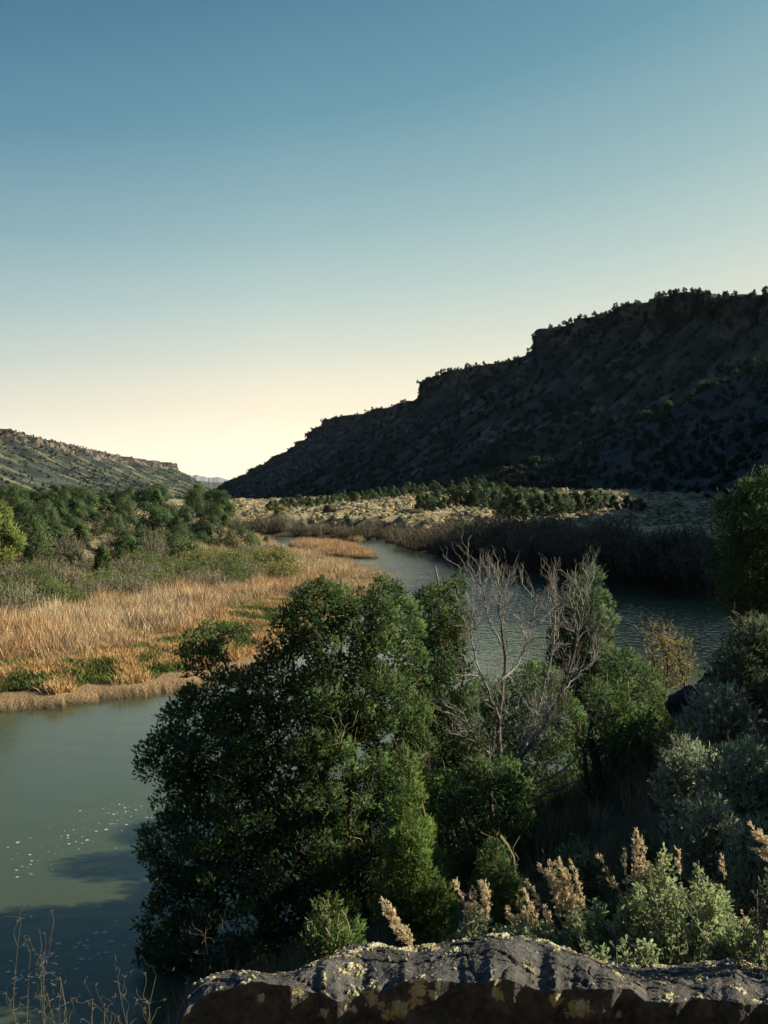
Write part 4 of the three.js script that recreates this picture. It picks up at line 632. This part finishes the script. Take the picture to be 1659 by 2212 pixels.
// ---------------------------------------------------------------- the lichened rock
{
  const backE = [[340, 2420], [372, 2240], [400, 2166], [450, 2132], [540, 2111], [640, 2101], [690, 2080], [740, 2052], [765, 2043], [820, 2040], [860, 2049], [900, 2050], [960, 2038], [1010, 2032], [1060, 2029], [1130, 2030], [1190, 2042], [1250, 2066], [1300, 2083], [1370, 2089], [1430, 2090], [1480, 2086], [1540, 2081], [1590, 2075], [1640, 2088], [1700, 2100], [1900, 2110]];
  const frontE = [[340, 2430], [372, 2250], [405, 2178], [450, 2146], [542, 2122], [615, 2130], [689, 2146], [737, 2168], [781, 2154], [836, 2135], [873, 2117], [965, 2117], [1020, 2122], [1084, 2116], [1130, 2128], [1170, 2141], [1222, 2136], [1300, 2137], [1361, 2137], [1396, 2165], [1450, 2166], [1493, 2160], [1569, 2166], [1640, 2170], [1900, 2176]];
  const look = (l, u) => { let i = 0; while (i < l.length - 2 && u > l[i + 1][0]) i++; const k = clamp((u - l[i][0]) / (l[i + 1][0] - l[i][0])); return mix(l[i][1], l[i + 1][1], k); };
  const hash = (i, j, k, s) => { const q = Math.sin(i * 127.1 + j * 311.7 + k * 74.7 + s * 53.3) * 43758.5453; return q - Math.floor(q); };
  const worley = (x, y, z) => {   // nearest of jittered cell centres: blocks with sharp joints, each set at its own height and tilt
    const X = Math.floor(x), Y = Math.floor(y), Z = Math.floor(z); let f1 = 9, f2 = 9, best = null;
    for (let i = X - 1; i <= X + 1; i++) for (let j = Y - 1; j <= Y + 1; j++) for (let k = Z - 1; k <= Z + 1; k++) { const a = i + hash(i, j, k, 1), b = j + hash(i, j, k, 2), e = k + hash(i, j, k, 3), r = Math.hypot(x - a, y - b, z - e); if (r < f1) { f2 = f1; f1 = r; best = [i, j, k, x - a, y - b, z - e]; } else if (r < f2) f2 = r; }
    const [i, j, k, dx, dy, dz] = best; return { gap: f2 - f1, off: hash(i, j, k, 4) * 2 - 1, tilt: dx * (hash(i, j, k, 5) - .5) + dy * (hash(i, j, k, 6) - .5) + dz * (hash(i, j, k, 7) - .5) };
  };
  const N = 620, p = [], c = [], uv = [], I = []; let rows = 0;
  const spots = [[1076, 2142, 16, 24], [934, 2160, 7, 11], [866, 2190, 14, 18], [840, 2198, 14, 12], [800, 2160, 16, 20], [900, 2150, 24, 30], [1250, 2190, 26, 20], [1210, 2170, 16, 14], [640, 2150, 10, 14], [560, 2165, 9, 9], [700, 2195, 10, 8], [825, 2180, 8, 8], [1340, 2200, 8, 6], [760, 2190, 12, 8]];
  for (let i = 0; i <= N; i++) {
    const u = mix(342, 1880, i / N), vb = look(backE, u), vf = Math.max(look(frontE, u), vb + 6), db = 3.42 + .06 * fbm(u * .006, 1, 3), df = 2.98 + .07 * fbm(u * .008, 5, 3), B = at(u, vb, db), Ff = at(u, vf, df);
    const col = [], pts = [];
    for (let j = 0; j <= 40; j++) { const k = (1 - j / 40) * 1.57; pts.push([V(B.x, B.y - .7 * (1 - Math.cos(k)), B.z - .2 * Math.sin(k)), 0, 1 - k / 1.57]); }
    for (let j = 1; j <= 110; j++) { const k = j / 110, q = B.clone().lerp(Ff, k); q.y += .045 * Math.sin(Math.PI * k) * (0.6 + .6 * n2(u * .004, 8)); pts.push([q, 1, k]); }
    for (let j = 1; j <= 90; j++) { const k = Math.pow(j / 90, 1.8); pts.push([V(Ff.x, Ff.y - .95 * k, Ff.z - .10 * Math.sin(Math.min(1, k * 2.2) * 1.57)), 2, k]); }
    rows = pts.length;
    for (const [q, side, row] of pts) {
      const x = q.x, y = q.y, z = q.z, big = fbm3(x * 3, y * 5, z * 3, 4), fine = fbm3(x * 26, y * 26, z * 26, 4), crag = Math.abs(n3(x * 6 + 3, y * 9, z * 6)) * .5 + Math.abs(n3(x * 14, y * 20, z * 14)) * .3;
      const crack = Math.max(0, 1 - Math.abs(n3(x * 2.2 + 9 + .12 * fine, y * 2, z * 2.6) - .1) * 44), pit = Math.max(0, n3(x * 48, y * 48, z * 48) - .5);
      const amp = side === 2 ? 1.5 : 1;
      const W = worley(x * 3.4 + .25 * big, y * 5.5, z * 5 + .25 * big), W2 = worley(x * 11 + 7, y * 13, z * 12), split = sm(.05, 0, W.gap);
      let h = .006 * W.off + .012 * W.tilt + .0025 * W2.off + .005 * W2.tilt + .012 * big + .0045 * fine + .003 * Math.abs(n3(x * 55, y * 55, z * 55)) - .006 * split - .018 * crack * (side === 1 ? 1 : 0) - .004 * pit;
      // lichen crusts
      let li = 0;
      const ln = fbm3(x * 9 + 4, y * 9, z * 9, 3), edge = side < 2 ? sm(.35, 0, Math.abs(z - B.z) / .46) : 0, band = side === 1 ? .24 * n2(u * .006, 2) : 0;
      if (side < 2) li = sm(.10, .22, ln + edge * .26 + band - .27 + .28 * n3(x * 40, y * 40, z * 40) + .22 * n3(x * 85, y * 85, z * 85));
      else { const P = V(x, y - EYE, z), cu = CU + F * x / -z, cv = HORIZON - F * (y - EYE) / -z; for (const [su, sv, ru, rv] of spots) li = Math.max(li, sm(1.0, .9, Math.hypot((cu - su) / ru, (cv - sv) / rv) + 1.1 * fine + .8 * ln + .25 * n3(x * 60, y * 60, z * 60))); }
      h += li * (.006 + .006 * Math.max(0, n3(x * 90, y * 90, z * 90)));
      const ny = side === 2 ? mix(.93, .2, sm(0, .12, row)) : side ? .93 : mix(.4, .93, row), nz = side === 2 ? mix(.35, .97, sm(0, .12, row)) : side ? .35 : mix(-.9, .35, row); uv.push(x * 2.2, z * 2.2 + y * 2.2);
      p.push(x + .3 * h * n3(x * 7, y * 7, z * 7), y + ny * h, z + nz * h);
      const tone = .8 + .5 * fine + .35 * big, rockC = mixc([.085, .084, .08], [.12, .11, .096], sm(.1, .5, fbm3(x * 5, y * 5 + 9, z * 5, 3))).map((q) => q * tone), lc = mixc([.36, .32, .16], [.42, .39, .28], sm(-.3, .4, n3(x * 12, y * 12, z * 12))).map((q) => q * (.8 + .5 * Math.abs(n3(x * 70, y * 70, z * 70))));
      c.push(...mixc(rockC, lc, li));
    }
  }
  for (let i = 0; i < N; i++) for (let j = 0; j < rows - 1; j++) { const A = i * rows + j, B = A + rows; I.push(A, A + 1, B, B, A + 1, B + 1); }
  const g = new THREE.BufferGeometry(); g.setAttribute('position', new THREE.Float32BufferAttribute(p, 3)); g.setAttribute('color', new THREE.Float32BufferAttribute(c, 3)); g.setAttribute('uv', new THREE.Float32BufferAttribute(uv, 2)); g.setIndex(I); g.computeVertexNormals();
  const m = new THREE.Mesh(g, M.rough); m.name = 'lichened_rock'; scene.add(m); tag(m, 'long dark basalt rock with yellow lichen crusts and a shadowed front', 'rock');
}
scene.traverse((o) => { if (o.isMesh) { o.castShadow = true; o.receiveShadow = true; } });
renderer.render(scene, camera);
